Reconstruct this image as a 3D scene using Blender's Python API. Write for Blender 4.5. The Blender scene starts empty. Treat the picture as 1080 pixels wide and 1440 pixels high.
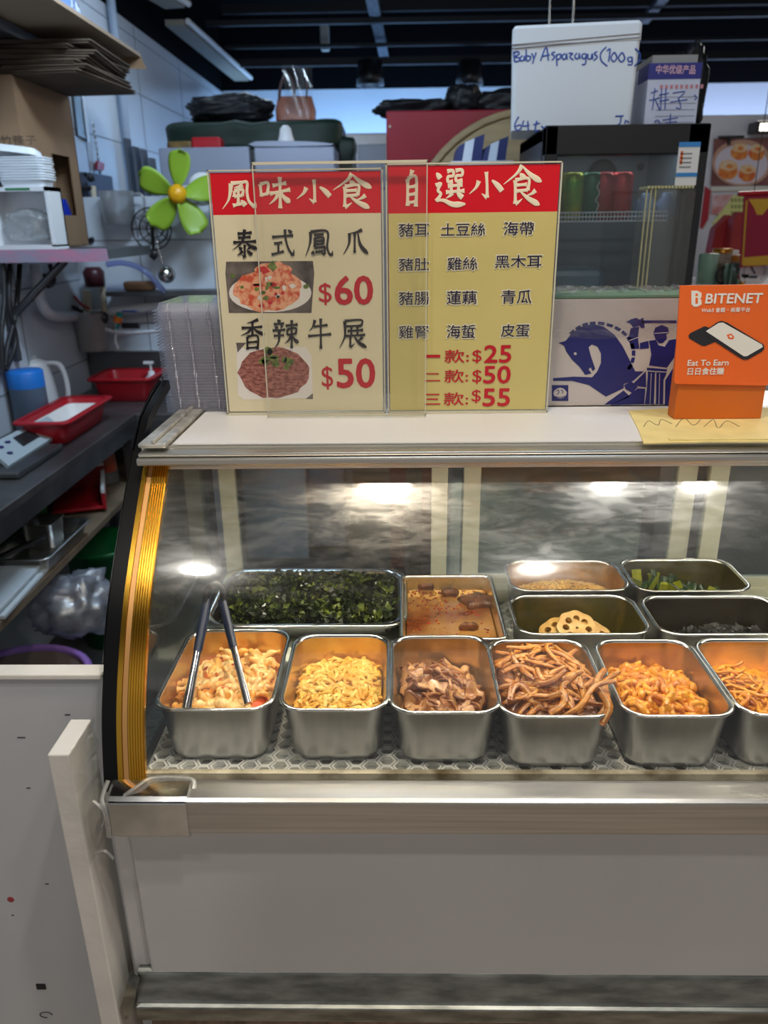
import bpy, bmesh, math, random
from mathutils import Vector, Matrix
SC = bpy.context.scene
COL = SC.collection
R = math.radians
random.seed(7)
U = random.uniform

# ---------------------------------------------------------------- camera
CAM = Vector((0, 0, 1.55)); FPX = 1080.0; PITCH = R(20.5); YAW = R(1.2); ROLL = 0.0125
FW = Vector((-math.sin(YAW)*math.cos(PITCH), math.cos(YAW)*math.cos(PITCH), -math.sin(PITCH)))
_r = Vector((math.cos(YAW), math.sin(YAW), 0)); _u = _r.cross(FW)
UP = _u*math.cos(ROLL) + _r*math.sin(ROLL); RT = _r*math.cos(ROLL) - _u*math.sin(ROLL)
cam_data = bpy.data.cameras.new('camera'); cam = bpy.data.objects.new('camera', cam_data); COL.objects.link(cam)
cam_data.sensor_fit = 'VERTICAL'; cam_data.sensor_height = 36; cam_data.lens = 36*FPX/1440
cam_data.clip_start = 0.02; cam_data.clip_end = 60
cam.matrix_world = Matrix(((RT.x, UP.x, -FW.x, CAM.x), (RT.y, UP.y, -FW.y, CAM.y), (RT.z, UP.z, -FW.z, CAM.z), (0, 0, 0, 1)))
cam_data.dof.use_dof = True; cam_data.dof.focus_distance = 1.2; cam_data.dof.aperture_fstop = 4.5
SC.camera = cam

def ray(px, py): return FW + RT*((px-540)/FPX) + UP*((720-py)/FPX)
def Y(px, py, y):
    d = ray(px, py); return CAM + d*((y-CAM.y)/d.y)
def Z(px, py, z):
    d = ray(px, py); return CAM + d*((z-CAM.z)/d.z)
def X(px, py, x):
    d = ray(px, py); return CAM + d*((x-CAM.x)/d.x)

# ---------------------------------------------------------------- world, lights, exposure
vs = SC.view_settings
vs.view_transform = 'Standard'; vs.look = 'None'; vs.gamma = 1.0; vs.use_curve_mapping = False; vs.exposure = 0.0
w = bpy.data.worlds.new('world'); SC.world = w; w.use_nodes = True
w.node_tree.nodes['Background'].inputs[0].default_value = (0.88, 0.88, 0.9, 1)
w.node_tree.nodes['Background'].inputs[1].default_value = 0.30

def area(name, loc, target, sx, sy, power, col, spread=180):
    l = bpy.data.lights.new(name, 'AREA'); l.shape = 'RECTANGLE'; l.size = sx; l.size_y = sy; l.energy = power; l.color = col; l.spread = R(spread)
    o = bpy.data.objects.new(name, l); COL.objects.link(o); o.location = loc
    o.rotation_euler = (Vector(target)-Vector(loc)).to_track_quat('-Z', 'Y').to_euler()
    return o
def spot(name, loc, target, power, col, angle=60, size=0.05, blend=0.5):
    l = bpy.data.lights.new(name, 'SPOT'); l.energy = power; l.color = col; l.spot_size = R(angle); l.spot_blend = blend; l.shadow_soft_size = size
    o = bpy.data.objects.new(name, l); COL.objects.link(o); o.location = loc
    o.rotation_euler = (Vector(target)-Vector(loc)).to_track_quat('-Z', 'Y').to_euler()
    return o
WARM = (1.0, 0.86, 0.66); NEUT = (1.0, 0.95, 0.88); COOL = (0.62, 0.8, 1.0); BLUE = (0.35, 0.62, 1.0)
# the strip lamp under the front edge of the case top
area('case_strip_lamp', (0.4, 1.155, 1.196), (0.4, 1.09, 0.80), 1.5, 0.03, 9, (1.0, 0.91, 0.72))
# mall ceiling lamps over the customer side
for lx, ly, lp in ((.78, .66, 5), (1.12, .66, 5), (-.82, .06, 6), (.55, .06, 6)):
    dl = area('mall_downlight', (lx, ly, 2.85), (lx, ly+.1, 0), .10, .10, lp, NEUT); dl.data.shape = 'DISK'
area('mall_far_lamp', (0.3, -2.4, 3.05), (0.2, -1.2, 0), 4.5, 2.0, 16, NEUT)
# spot lamp above the signs, and one aimed at the post
spot('sign_spot_lamp', (-.05, 0.66, 2.85), (0.0, 1.3, 1.35), 54, WARM, 52, 0.09)
spot('post_fill_spot', (.25, .35, 2.85), (-0.47, 0.87, 0.8), 44, NEUT, 16, 0.04)  # unseen narrow spot placed to brighten the post's top, front and side
# kitchen and rear hall
area('kitchen_tube_lamp', (-0.7, 4.2, 2.5), (-1.2, 3.6, 1.0), 0.2, 1.2, 6, COOL)
area('kitchen_front_fill', (-.5, 2.3, 2.5), (-1.15, 3.3, 1.0), .5, .12, 17, COOL)  # unseen fill added to brighten the lower kitchen wall
area('aisle_fill', (0.3, 1.9, 2.8), (0.1, 2.6, 1.4), 1.2, 0.15, 6, COOL)  # unseen fill added above the aisle to light the fridge front
area('hall_cove_lamp', (-0.1, 6.5, 1.86), (-0.1, 7.0, 2.3), 2.0, 0.1, 20, BLUE)
area('hall_cove_lamp', (3.0, 6.5, 1.86), (3.0, 7.0, 2.3), 3.0, 0.1, 24, (0.6, 0.72, 1.0))
area('hall_far_lamp', (2.3, 4.5, 2.6), (2.0, 3.8, 1.5), 1.0, 0.6, 26, NEUT)

# ---------------------------------------------------------------- helpers
def lin(c): return tuple((x/12.92 if x <= .04045 else ((x+.055)/1.055)**2.4) for x in c)
def rgb(r, g, b): return lin((r/255, g/255, b/255))
MATS = {}
def mat(name, col, rough=.5, metal=0., var=0., vscale=8., bump=0., bscale=40., spec=.5, trans=0., alpha=1., emit=None, estr=0., coat=0., sss=0., col2=None, stretch=None, thr=(.35, .65), brushed=None):
    m = bpy.data.materials.new(name); m.use_nodes = True; nt = m.node_tree; b = nt.nodes['Principled BSDF']
    c = (*col, 1); b.inputs['Base Color'].default_value = c
    b.inputs['Roughness'].default_value = rough; b.inputs['Metallic'].default_value = metal
    b.inputs['Specular IOR Level'].default_value = spec; b.inputs['Transmission Weight'].default_value = trans; b.inputs['Alpha'].default_value = alpha
    b.inputs['Coat Weight'].default_value = coat
    if sss: b.inputs['Subsurface Weight'].default_value = sss; b.inputs['Subsurface Radius'].default_value = (.004, .003, .0016)
    if emit: b.inputs['Emission Color'].default_value = (*emit, 1); b.inputs['Emission Strength'].default_value = estr
    tc = None
    def coord(sc):
        nonlocal tc
        if tc is None: tc = nt.nodes.new('ShaderNodeTexCoord')
        mp = nt.nodes.new('ShaderNodeMapping'); nt.links.new(tc.outputs['Object'], mp.inputs[0])
        if sc: mp.inputs['Scale'].default_value = sc
        return mp.outputs[0]
    if var or col2:
        n = nt.nodes.new('ShaderNodeTexNoise'); n.inputs['Scale'].default_value = vscale; n.inputs['Detail'].default_value = 6
        nt.links.new(coord(stretch), n.inputs['Vector'])
        rp = nt.nodes.new('ShaderNodeValToRGB'); rp.color_ramp.elements[0].position = thr[0]; rp.color_ramp.elements[1].position = thr[1]
        if col2: rp.color_ramp.elements[0].color = c; rp.color_ramp.elements[1].color = (*col2, 1)
        else:
            rp.color_ramp.elements[0].color = (*[x*(1-var) for x in col], 1); rp.color_ramp.elements[1].color = (*[min(1, x*(1+var)) for x in col], 1)
        nt.links.new(n.outputs['Fac'], rp.inputs[0]); nt.links.new(rp.outputs[0], b.inputs['Base Color'])
    if bump:
        n = nt.nodes.new('ShaderNodeTexNoise'); n.inputs['Scale'].default_value = bscale; n.inputs['Detail'].default_value = 4
        nt.links.new(coord(brushed), n.inputs['Vector'])
        bp = nt.nodes.new('ShaderNodeBump'); bp.inputs['Strength'].default_value = bump; bp.inputs['Distance'].default_value = .01
        nt.links.new(n.outputs['Fac'], bp.inputs['Height']); nt.links.new(bp.outputs[0], b.inputs['Normal'])
    MATS[name] = m
    return m
def clear(name, tint=(1, 1, 1), smear=0., scale=3., white=.0, gloss=.03, stretch=(1, 1, 1), rough=.05, ior=1.45, smearcol=(.8, .8, .78), lo=.5, hi=.8, zr=None, rr=.42):
    """see-through sheet: transparent + fresnel reflection + a film of smears"""
    m = bpy.data.materials.new(name); m.use_nodes = True; nt = m.node_tree; nt.nodes.remove(nt.nodes['Principled BSDF'])
    out = nt.nodes['Material Output']
    tr = nt.nodes.new('ShaderNodeBsdfTransparent'); tr.inputs[0].default_value = (*tint, 1)
    gl = nt.nodes.new('ShaderNodeBsdfGlossy'); gl.inputs['Roughness'].default_value = rough
    fr = nt.nodes.new('ShaderNodeFresnel'); ge = nt.nodes.new('ShaderNodeNewGeometry'); im = nt.nodes.new('ShaderNodeMix')  # same reflectance from both sides of a thin sheet
    im.inputs[2].default_value = ior; im.inputs[3].default_value = 1/ior; nt.links.new(ge.outputs['Backfacing'], im.inputs[0]); nt.links.new(im.outputs[0], fr.inputs[0])
    mx = nt.nodes.new('ShaderNodeMixShader'); nt.links.new(fr.outputs[0], mx.inputs[0]); nt.links.new(tr.outputs[0], mx.inputs[1]); nt.links.new(gl.outputs[0], mx.inputs[2])
    last = mx
    if smear or white:
        df = nt.nodes.new('ShaderNodeBsdfDiffuse'); df.inputs[0].default_value = (*smearcol, 1)
        tl = nt.nodes.new('ShaderNodeBsdfTranslucent'); tl.inputs[0].default_value = (*smearcol, 1)
        ad = nt.nodes.new('ShaderNodeMixShader'); ad.inputs[0].default_value = .5; nt.links.new(df.outputs[0], ad.inputs[1]); nt.links.new(tl.outputs[0], ad.inputs[2])
        tc = nt.nodes.new('ShaderNodeTexCoord'); mp = nt.nodes.new('ShaderNodeMapping'); mp.inputs['Scale'].default_value = stretch; mp.inputs['Rotation'].default_value = (0, .7, 0)
        nt.links.new(tc.outputs['Object'], mp.inputs[0])
        n = nt.nodes.new('ShaderNodeTexNoise'); n.inputs['Scale'].default_value = scale; n.inputs['Detail'].default_value = 9; n.inputs['Roughness'].default_value = .78; n.inputs['Distortion'].default_value = .35
        nt.links.new(mp.outputs[0], n.inputs['Vector'])
        mr = nt.nodes.new('ShaderNodeMapRange'); mr.inputs['From Min'].default_value = lo; mr.inputs['From Max'].default_value = hi; mr.inputs['To Min'].default_value = white; mr.inputs['To Max'].default_value = white+smear
        nt.links.new(n.outputs['Fac'], mr.inputs['Value'])
        if zr:
            sx = nt.nodes.new('ShaderNodeSeparateXYZ'); nt.links.new(tc.outputs['Object'], sx.inputs[0])
            zm = nt.nodes.new('ShaderNodeMapRange'); zm.inputs['From Min'].default_value = zr[0]; zm.inputs['From Max'].default_value = zr[1]; zm.inputs['To Min'].default_value = zr[2]; zm.inputs['To Max'].default_value = 1
            nt.links.new(sx.outputs[2], zm.inputs['Value']); mu = nt.nodes.new('ShaderNodeMath'); mu.operation = 'MULTIPLY'
            nt.links.new(mr.outputs[0], mu.inputs[0]); nt.links.new(zm.outputs[0], mu.inputs[1]); mr = mu
        g2 = nt.nodes.new('ShaderNodeBsdfGlossy'); g2.inputs['Roughness'].default_value = rr; g2.inputs[0].default_value = (.7, .7, .68, 1)
        a2 = nt.nodes.new('ShaderNodeMixShader'); a2.inputs[0].default_value = gloss; nt.links.new(ad.outputs[0], a2.inputs[1]); nt.links.new(g2.outputs[0], a2.inputs[2]); ad = a2
        m2 = nt.nodes.new('ShaderNodeMixShader'); nt.links.new(mr.outputs[0], m2.inputs[0]); nt.links.new(last.outputs[0], m2.inputs[1]); nt.links.new(ad.outputs[0], m2.inputs[2]); last = m2
    nt.links.new(last.outputs[0], out.inputs[0]); MATS[name] = m
    return m

class MB:
    """collects shapes in world coordinates and links them as one mesh object"""
    def __init__(s): s.v = []; s.f = []; s.m = []; s.s = []
    def add(s, vs, fs, m=0, smooth=False, M=None):
        o = len(s.v)
        for p in vs:
            p = Vector(p); s.v.append(M @ p if M else p)
        for f in fs: s.f.append([i+o for i in f]); s.m.append(m); s.s.append(smooth)
        return s
    def box(s, x0, x1, y0, y1, z0, z1, m=0, M=None, bev=0., seg=2):
        if x0 > x1: x0, x1 = x1, x0
        if y0 > y1: y0, y1 = y1, y0
        if z0 > z1: z0, z1 = z1, z0
        b = min(bev, .45*min(x1-x0, y1-y0, z1-z0))
        if b <= 0:
            s.add([(x0, y0, z0), (x1, y0, z0), (x1, y1, z0), (x0, y1, z0), (x0, y0, z1), (x1, y0, z1), (x1, y1, z1), (x0, y1, z1)],
                  [(0, 3, 2, 1), (4, 5, 6, 7), (0, 1, 5, 4), (1, 2, 6, 5), (2, 3, 7, 6), (3, 0, 4, 7)], m, False, M)
        else:
            bm = bmesh.new(); bmesh.ops.create_cube(bm, size=1)
            for v in bm.verts: v.co = Vector(((x0+x1)/2+v.co.x*(x1-x0), (y0+y1)/2+v.co.y*(y1-y0), (z0+z1)/2+v.co.z*(z1-z0)))
            bmesh.ops.bevel(bm, geom=bm.edges[:], offset=b, segments=seg, profile=.5, affect='EDGES')
            s.bm(bm, m, False, M)
        return s
    def bm(s, bm, m=0, smooth=False, M=None):
        bm.verts.index_update()
        s.add([v.co.copy() for v in bm.verts], [[v.index for v in f.verts] for f in bm.faces], m, smooth, M); bm.free()
        return s
    def loft(s, rings, m=0, smooth=True, cap0=True, cap1=True, closed=True, M=None):
        n = len(rings[0]); vs = [p for r in rings for p in r]; fs = []
        for k in range(len(rings)-1):
            for i in range(n if closed else n-1):
                j = (i+1) % n; fs.append((k*n+i, k*n+j, (k+1)*n+j, (k+1)*n+i))
        s.add(vs, fs, m, smooth, M)
        if cap0: s.add(rings[0], [list(range(n))[::-1]], m, False, M)
        if cap1: s.add(rings[-1], [list(range(n))], m, False, M)
        return s
    def cyl(s, p0, p1, r0, r1=None, seg=16, m=0, smooth=True, M=None, cap=True):
        return s.tube([p0, p1], [r0, r0 if r1 is None else r1], seg, m, smooth, M, cap)
    def tube(s, pts, rad, seg=8, m=0, smooth=True, M=None, cap=True, flat=1., upv=None, closed=False):
        pts = [Vector(p) for p in pts]; n = len(pts)
        if not isinstance(rad, (list, tuple)): rad = [rad]*n
        rings = []; a = None
        for i, p in enumerate(pts):
            t = (pts[(i+1) % n]-pts[i-1]) if closed else (pts[min(i+1, n-1)]-pts[max(i-1, 0)])
            t = t.normalized() if t.length > 1e-9 else Vector((0, 0, 1))
            if a is None: a = (Vector(upv) if upv else (Vector((0, 0, 1)) if abs(t.z) < .9 else Vector((1, 0, 0))))
            a = a - t*a.dot(t)
            if a.length < 1e-6: a = t.orthogonal()
            a.normalize(); b = t.cross(a)
            rings.append([p + (a*math.sin(2*math.pi*k/seg)*flat + b*math.cos(2*math.pi*k/seg))*rad[i] for k in range(seg)])
        if closed: rings.append(rings[0])
        return s.loft(rings, m, smooth, cap and not closed, cap and not closed, True, M)
    def lathe(s, prof, c=(0, 0, 0), seg=24, m=0, smooth=True, M=None, cap0=True, cap1=True, sx=1., sy=1.):
        c = Vector(c)
        return s.loft([[c+Vector((r*math.cos(2*math.pi*k/seg)*sx, r*math.sin(2*math.pi*k/seg)*sy, z)) for k in range(seg)] for r, z in prof], m, smooth, cap0, cap1, True, M)
    def ball(s, c, r, seg=14, m=0, M=None, sc=(1, 1, 1)):
        c = Vector(c); n = seg//2
        return s.loft([[c+Vector((r*math.sin(math.pi*(j+.001)/n)*math.cos(2*math.pi*k/seg)*sc[0], r*math.sin(math.pi*(j+.001)/n)*math.sin(2*math.pi*k/seg)*sc[1], -r*math.cos(math.pi*j/n)*sc[2])) for k in range(seg)] for j in range(n+1)], m, True, True, True, True, M)
    def prism(s, poly, h, M=None, m=0, smooth=False, z0=0.):
        """2-D polygon raised by h (local z); ngon caps"""
        n = len(poly)
        a = sum(poly[i][0]*poly[(i+1) % n][1]-poly[(i+1) % n][0]*poly[i][1] for i in range(n))
        if a < 0: poly = poly[::-1]
        vs = [(x, y, z0) for x, y in poly]+[(x, y, z0+h) for x, y in poly]
        fs = [list(range(n))[::-1], list(range(n, 2*n))]+[(i, (i+1) % n, n+(i+1) % n, n+i) for i in range(n)]
        return s.add(vs, fs, m, smooth, M)
    def grid(s, fn, nu, nv, m=0, smooth=True, M=None):
        vs = [fn(i/nu, j/nv) for j in range(nv+1) for i in range(nu+1)]; k = nu+1
        return s.add(vs, [(j*k+i, j*k+i+1, (j+1)*k+i+1, (j+1)*k+i) for j in range(nv) for i in range(nu)], m, smooth, M)
    def text(s, body, h, M, m=0, width=None, bold=0., depth=.0004, shear=0., slant=0., align='L', raw=False):
        """lettering lying in the XY plane of M: h tall, squeezed to width when given"""
        vs, fs = text_mesh(body)
        x0 = min(v[0] for v in vs); x1 = max(v[0] for v in vs); y0 = min(v[1] for v in vs); y1 = max(v[1] for v in vs)
        k = h/(y1-y0); kx = width/(x1-x0) if width else k
        off = 0 if align == 'L' else -(x1-x0)*kx/2
        pts = []
        for x, y, z in vs:
            X_ = (x-x0)*kx; Y_ = (y-y0)*k
            pts.append((X_+off+Y_*shear, Y_+X_*slant, depth))
        s.add(pts, fs, m, False, M)
        if bold:
            d = bold*h
            for i, (a, b) in enumerate(((d, 0), (-d, 0), (0, d), (0, -d), (.7*d, .7*d), (-.7*d, .7*d), (.7*d, -.7*d), (-.7*d, -.7*d))):
                s.add([(x+a, y+b, z+.00002*(i+1)) for x, y, z in pts], fs, m, False, M)
        return s
    def build(s, name, mats, parent=None, loc=None, solid=0., bevel=0., sub=0, smooth_all=None, auto=True):
        if not isinstance(mats, (list, tuple)): mats = [mats]
        o0 = Vector((0, 0, 0))
        if parent is not None:
            p = parent
            while p is not None: o0 = o0+p.location; p = p.parent
        elif loc is not None: o0 = Vector(loc)
        me = bpy.data.meshes.new(name); me.from_pydata([v-o0 for v in s.v], [], s.f)
        for m in mats: me.materials.append(m)
        me.polygons.foreach_set('material_index', s.m)
        me.polygons.foreach_set('use_smooth', [bool(x) if smooth_all is None else smooth_all for x in s.s])
        me.update(); me.validate()
        o = bpy.data.objects.new(name, me); COL.objects.link(o)
        if parent is not None: o.parent = parent
        elif loc is not None: o.location = o0
        if solid: md = o.modifiers.new('solid', 'SOLIDIFY'); md.thickness = solid; md.offset = 0
        if bevel: md = o.modifiers.new('bevel', 'BEVEL'); md.width = bevel; md.segments = 2; md.limit_method = 'ANGLE'
        if sub: md = o.modifiers.new('sub', 'SUBSURF'); md.levels = sub; md.render_levels = sub
        return o
_TX = {}
def text_mesh(body, bold=0.):
    key = (body, bold)
    if key not in _TX:
        c = bpy.data.curves.new('lettering', 'FONT'); c.body = body; c.offset = bold; c.resolution_u = 3
        o = bpy.data.objects.new('lettering', c); COL.objects.link(o)
        dg = bpy.context.evaluated_depsgraph_get(); me = bpy.data.meshes.new_from_object(o.evaluated_get(dg))
        _TX[key] = ([tuple(v.co) for v in me.vertices], [list(p.vertices) for p in me.polygons])
        bpy.data.objects.remove(o); bpy.data.curves.remove(c); bpy.data.meshes.remove(me)
    return _TX[key]
def tag(o, label, cat, group=None, kind=None):
    o['label'] = label; o['category'] = cat
    if group: o['group'] = group
    if kind: o['kind'] = kind
    return o
def thing(name, label, cat, loc=(0, 0, 0), group=None):
    o = bpy.data.objects.new(name, None); COL.objects.link(o); o.location = loc; o.empty_display_size = .05
    return tag(o, label, cat, group)
def struct(name, mb, m):
    o = mb.build(name, m); o['kind'] = 'structure'; return o
def dup(root, loc, rot=None, label=None, group=None, scale=None):
    r = root.copy(); COL.objects.link(r); r.location = loc
    if rot is not None: r.rotation_euler = rot
    if scale is not None: r.scale = scale
    if label: r['label'] = label
    if group: r['group'] = group
    for ch in list(root.children):
        c = ch.copy(); COL.objects.link(c); c.parent = r
        for g in list(ch.children):
            d = g.copy(); COL.objects.link(d); d.parent = c
    return r
def face_front(origin, rx=0.): # XY plane of text -> world XZ plane facing -y
    return Matrix.Translation(origin) @ Matrix.Rotation(R(90)+rx, 4, 'X')
def rrect(w, l, r, z, n=6, cx=0, cy=0):
    out = []
    for qx, qy, a0 in ((1, 1, 0), (-1, 1, 90), (-1, -1, 180), (1, -1, 270)):
        for k in range(n+1):
            a = R(a0+90*k/n); out.append(Vector((cx+qx*(w/2-r)+r*math.cos(a), cy+qy*(l/2-r)+r*math.sin(a), z)))
    return out
def smoothpath(pts, n=6, closed=False):
    """Catmull-Rom"""
    P = [Vector(p) for p in pts]; out = []; L = len(P)
    for i in range(L if closed else L-1):
        g = (lambda k: P[k % L]) if closed else (lambda k: P[max(0, min(L-1, k))])
        a, b, c, d = g(i-1), g(i), g(i+1), g(i+2)
        for k in range(n):
            t = k/n; out.append(.5*((2*b)+(c-a)*t+(2*a-5*b+4*c-d)*t*t+(3*b-a-3*c+d)*t**3))
    if not closed: out.append(P[-1])
    return out
def v2(pts, n=4): # smooth closed 2-D outline
    return [(p.x, p.y) for p in smoothpath([(x, y, 0) for x, y in pts], n, True)]
# ---------------------------------------------------------------- materials
steel = mat('brushed_steel', (.55, .54, .52), .32, 1, var=.12, vscale=3, stretch=(1, 1, 60), bump=.03, bscale=30, brushed=(1, 1, 80))
steel_d = mat('dark_steel', (.16, .165, .17), .42, .9, var=.2, vscale=6)
steel_p = mat('polished_steel', (.62, .63, .63), .12, 1)
alu = mat('aluminium', (.72, .70, .64), .34, 1, var=.08, vscale=5, stretch=(1, 30, 30))
alu_worn = mat('worn_aluminium', (.62, .61, .57), .5, .8, var=.25, vscale=30)
white_panel = mat('white_enamel', rgb(206, 204, 204), .28, 0, var=.05, vscale=2.2)
white_paint = mat('white_paint', rgb(226, 222, 214), .55, 0, var=.08, vscale=9, bump=.08, bscale=60)
white_pl = mat('white_plastic', rgb(225, 226, 228), .4)
black_pl = mat('black_plastic', (.012, .012, .014), .3)
black_mt = mat('black_matt', (.008, .009, .012), .7)
black_bag = mat('black_bag', (.006, .007, .009), .5, bump=.3, bscale=18, spec=.3)
gold = mat('gold_trim', rgb(214, 164, 58), .24, 1, var=.1, vscale=6)
gold_s = mat('satin_gold_trim', rgb(232, 176, 112), .42, .85)
wood = mat('brown_wood_laminate', rgb(120, 98, 82), .5, 0, var=.35, vscale=7, stretch=(9, 9, .35))
tile = mat('white_wall_tile', rgb(196, 204, 214), .22, 0, var=.04, vscale=1.5)
grout = mat('grey_grout', rgb(110, 116, 124), .8)
dirt = mat('grimy_channel', rgb(196, 186, 160), .5, 0, col2=rgb(92, 74, 34), vscale=22, thr=(.42, .7))
red_pl = mat('red_plastic', rgb(176, 22, 36), .35)
green_pl = mat('green_plastic', rgb(14, 118, 62), .35)
purple_pl = mat('purple_plastic', rgb(160, 120, 206), .35)
card = mat('brown_cardboard', rgb(140, 112, 84), .85, 0, var=.1, vscale=6, bump=.05)
card_d = mat('dark_cardboard', rgb(84, 70, 56), .9, 0, var=.2, vscale=8)
foam = mat('white_foam', rgb(232, 236, 240), .8, 0, bump=.04, bscale=120)
paper = mat('white_paper', rgb(236, 234, 230), .6)
rubber = mat('black_rubber', (.01, .01, .011), .5)
glass_c = clear('curved_case_glass', (.99, .993, .99), smear=.17, scale=24, white=.022, gloss=.86, stretch=(.55, 1, 2.6), lo=.46, hi=.80, zr=(.56, .74, .10), rr=.24, rough=.07)
glass_r = clear('rear_door_glass', (.66, .70, .70), smear=.012, scale=4, white=.002, gloss=.3)
glass_f = clear('fridge_glass', (.84, .88, .9), white=.04, smear=.02)
acry = clear('clear_acrylic', (.965, .97, .95), smear=.03, scale=6, white=.012, gloss=.4)
acry_edge = mat('acrylic_edge', rgb(205, 200, 180), .25, spec=.6)
lid_c = clear('clear_lid_plastic', (.97, .97, .98), white=.24, smear=.06, scale=20, gloss=.35, smearcol=(.80, .81, .98))
bag_c = clear('clear_bag_plastic', (.9, .92, .95), white=.12, smear=.25, scale=9, gloss=.6, smearcol=(.8, .84, .9))
ceil_m = mat('black_ceiling', (.003, .0035, .005), .9, spec=.05)
rail_m = mat('black_track_metal', (.010, .012, .016), .5, .2, spec=.3)
floor_m = mat('grey_floor_tile', rgb(70, 68, 66), .4, 0, var=.15, vscale=3)
blue_wall = mat('pale_blue_wall', rgb(196, 208, 224), .6)
ink_red = mat('red_print', rgb(214, 16, 34), .35)
ink_num = mat('crimson_print', rgb(190, 22, 40), .35)
ink_blk = mat('black_print', rgb(34, 28, 34), .4)
ink_wht = mat('cream_print', rgb(240, 226, 200), .4)
ink_blue = mat('blue_marker', rgb(44, 82, 170), .5)

# ---------------------------------------------------------------- structure
struct('floor', MB().box(-3.5, 4, -3.5, .94, -.05, 0), mat('beige_stone_floor', rgb(216, 196, 174), .35, 0, var=.12, vscale=2))
struct('floor_kitchen', MB().box(-1.6, 5, .94, 7.3, -.05, 0), floor_m)
mb = MB().box(-1.5, -1.4, .2, 7.05, 0, 2.56)
struct('wall_left', mb, tile)
mb = MB()
for z in (1.0, 1.34, 1.68, 1.955, 2.23, 2.5): mb.box(-1.4, -1.3985, 2.2, 7, z-.002, z+.002)
for yy in (2.9, 3.8, 4.7, 5.6): mb.box(-1.4, -1.3985, yy-.002, yy+.002, .6, 2.55)
struct('trim_tile_joints', mb, grout)
struct('wall_back', MB().box(-1.6, 5, 7.0, 7.1, 0, 2.58), blue_wall)
mb = MB().box(-1.4, -.45, 3.5, 3.56, 0, 1.675)
struct('wall_rear', mb, tile)
mb = MB()
for z in (1.5, 1.15): mb.box(-1.4, -.45, 3.4985, 3.5, z-.002, z+.002)
for xx in (-1.12, -.8): mb.box(xx-.002, xx+.002, 3.4985, 3.5, .9, 1.67)
struct('trim_rear_tile_joints', mb, grout)
struct('ceiling', MB().box(-3.5, 5, -3.5, 7.2, 3.1, 3.2), ceil_m)
struct('trim_dark_bulkhead', MB().box(-1.5, 5, 7.0, 7.1, 2.58, 3.1).box(-1.5, -1.41, .2, 7.0, 2.56, 3.1), ceil_m)
# white soffit and cove ledge on the back wall
mb = MB().box(-.55, 4.6, 6.35, 7.0, 1.72, 1.80).box(-.55, 4.6, 6.35, 6.37, 1.80, 1.83)
struct('trim_back_ledge', mb, white_panel)

# ---------------------------------------------------------------- display case
XR = 1.25
PROF = [(.868, .812), (.87, .84), (.896, .923), (.943, 1.007), (.993, 1.072), (1.072, 1.152), (1.146, 1.222)]
CURVE = [(p.x, p.y) for p in smoothpath([(a, b, 0) for a, b in PROF], 6)]
def strip(mb, x0, x1, off0, off1, m=0, curve=CURVE):
    """band following the curved front between two offsets along its normal"""
    rows = []
    n = len(curve)
    for i, (y, z) in enumerate(curve):
        a, b = curve[max(0, i-1)], curve[min(n-1, i+1)]
        ty, tz = b[0]-a[0], b[1]-a[1]; L = math.hypot(ty, tz); ny, nz = -tz/L, ty/L
        rows.append([Vector((x, y+ny*o, z+nz*o)) for x, o in ((x0, off0), (x1, off0), (x1, off1), (x0, off1))])
    for k in range(4): mb.loft([[r[k], r[(k+1) % 4]] for r in rows], m, True, False, False, False)
    mb.add(rows[0], [(0, 1, 2, 3)], m); mb.add(rows[-1], [(3, 2, 1, 0)], m); return mb
case = thing('display_case', 'curved glass food display case with gold trim and white lower panel', 'display case', (.4, 1.18, .41))
mb = MB().box(-.385, XR, .852, 1.5, .472, .765, bev=.004)
mb.build('body_panel', white_panel, case)
MB().box(-.415, -.386, .862, 1.49, .46, .80, bev=.004).build('side_panel', white_panel, case)
# bumper rail: sloping top, upright face, lower lip
pr = [(.872, .822), (.867, .830), (.838, .823), (.832, .819), (.830, .770), (.835, .765), (.86, .766), (.86, .80)]
MB().loft([[Vector((x, y, z)) for y, z in pr] for x in (-.292, XR)], 0, False).build('bumper_rail', steel, case, bevel=.0015)
cp = [(.874, .826), (.868, .834), (.836, .827), (.828, .822), (.826, .768), (.832, .761), (.87, .761), (.874, .80)]
crn = mat('chrome_corner', (.62, .63, .63), .16, 1, var=.2, vscale=12)
mb = MB().loft([[Vector((x, y + (0 if k else .004), z)) for y, z in cp] for x, k in ((-.400, 0), (-.396, 1), (-.29, 1))], 0, False)
cc = mb.build('corner_cap', crn, case, bevel=.002)
tape_w = clear('clear_tape', (.95, .95, .95), white=.35, smear=.35, scale=40, gloss=.5)
mb = MB()
for pts in ([(-.404, .858, .835), (-.408, .84, .82), (-.402, .83, .81), (-.40, .826, .79), (-.401, .827, .765)], [(-.385, .834, .822), (-.36, .848, .834), (-.345, .862, .836), (-.31, .866, .835), (-.287, .862, .833), (-.284, .85, .827)]):
    mb.tube(smoothpath(pts), .0038, 6, flat=.45)
mb.build('sealing_tape', tape_w, cc)
# kick rail with dark sloping face and bright lower lip
mb = MB().loft([[Vector((x, y, z)) for y, z in [(.856, .482), (.85, .478), (.834, .438), (.826, .434), (.826, .408), (.834, .404), (.90, .404), (.90, .482)]] for x in (-.405, XR)], 0, False)
dsteel = mat('grimy_steel', (.27, .28, .26), .35, 1, var=.35, vscale=14, stretch=(1, 4, 4))
mb.build('kick_rail', dsteel, case, bevel=.002)
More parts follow.
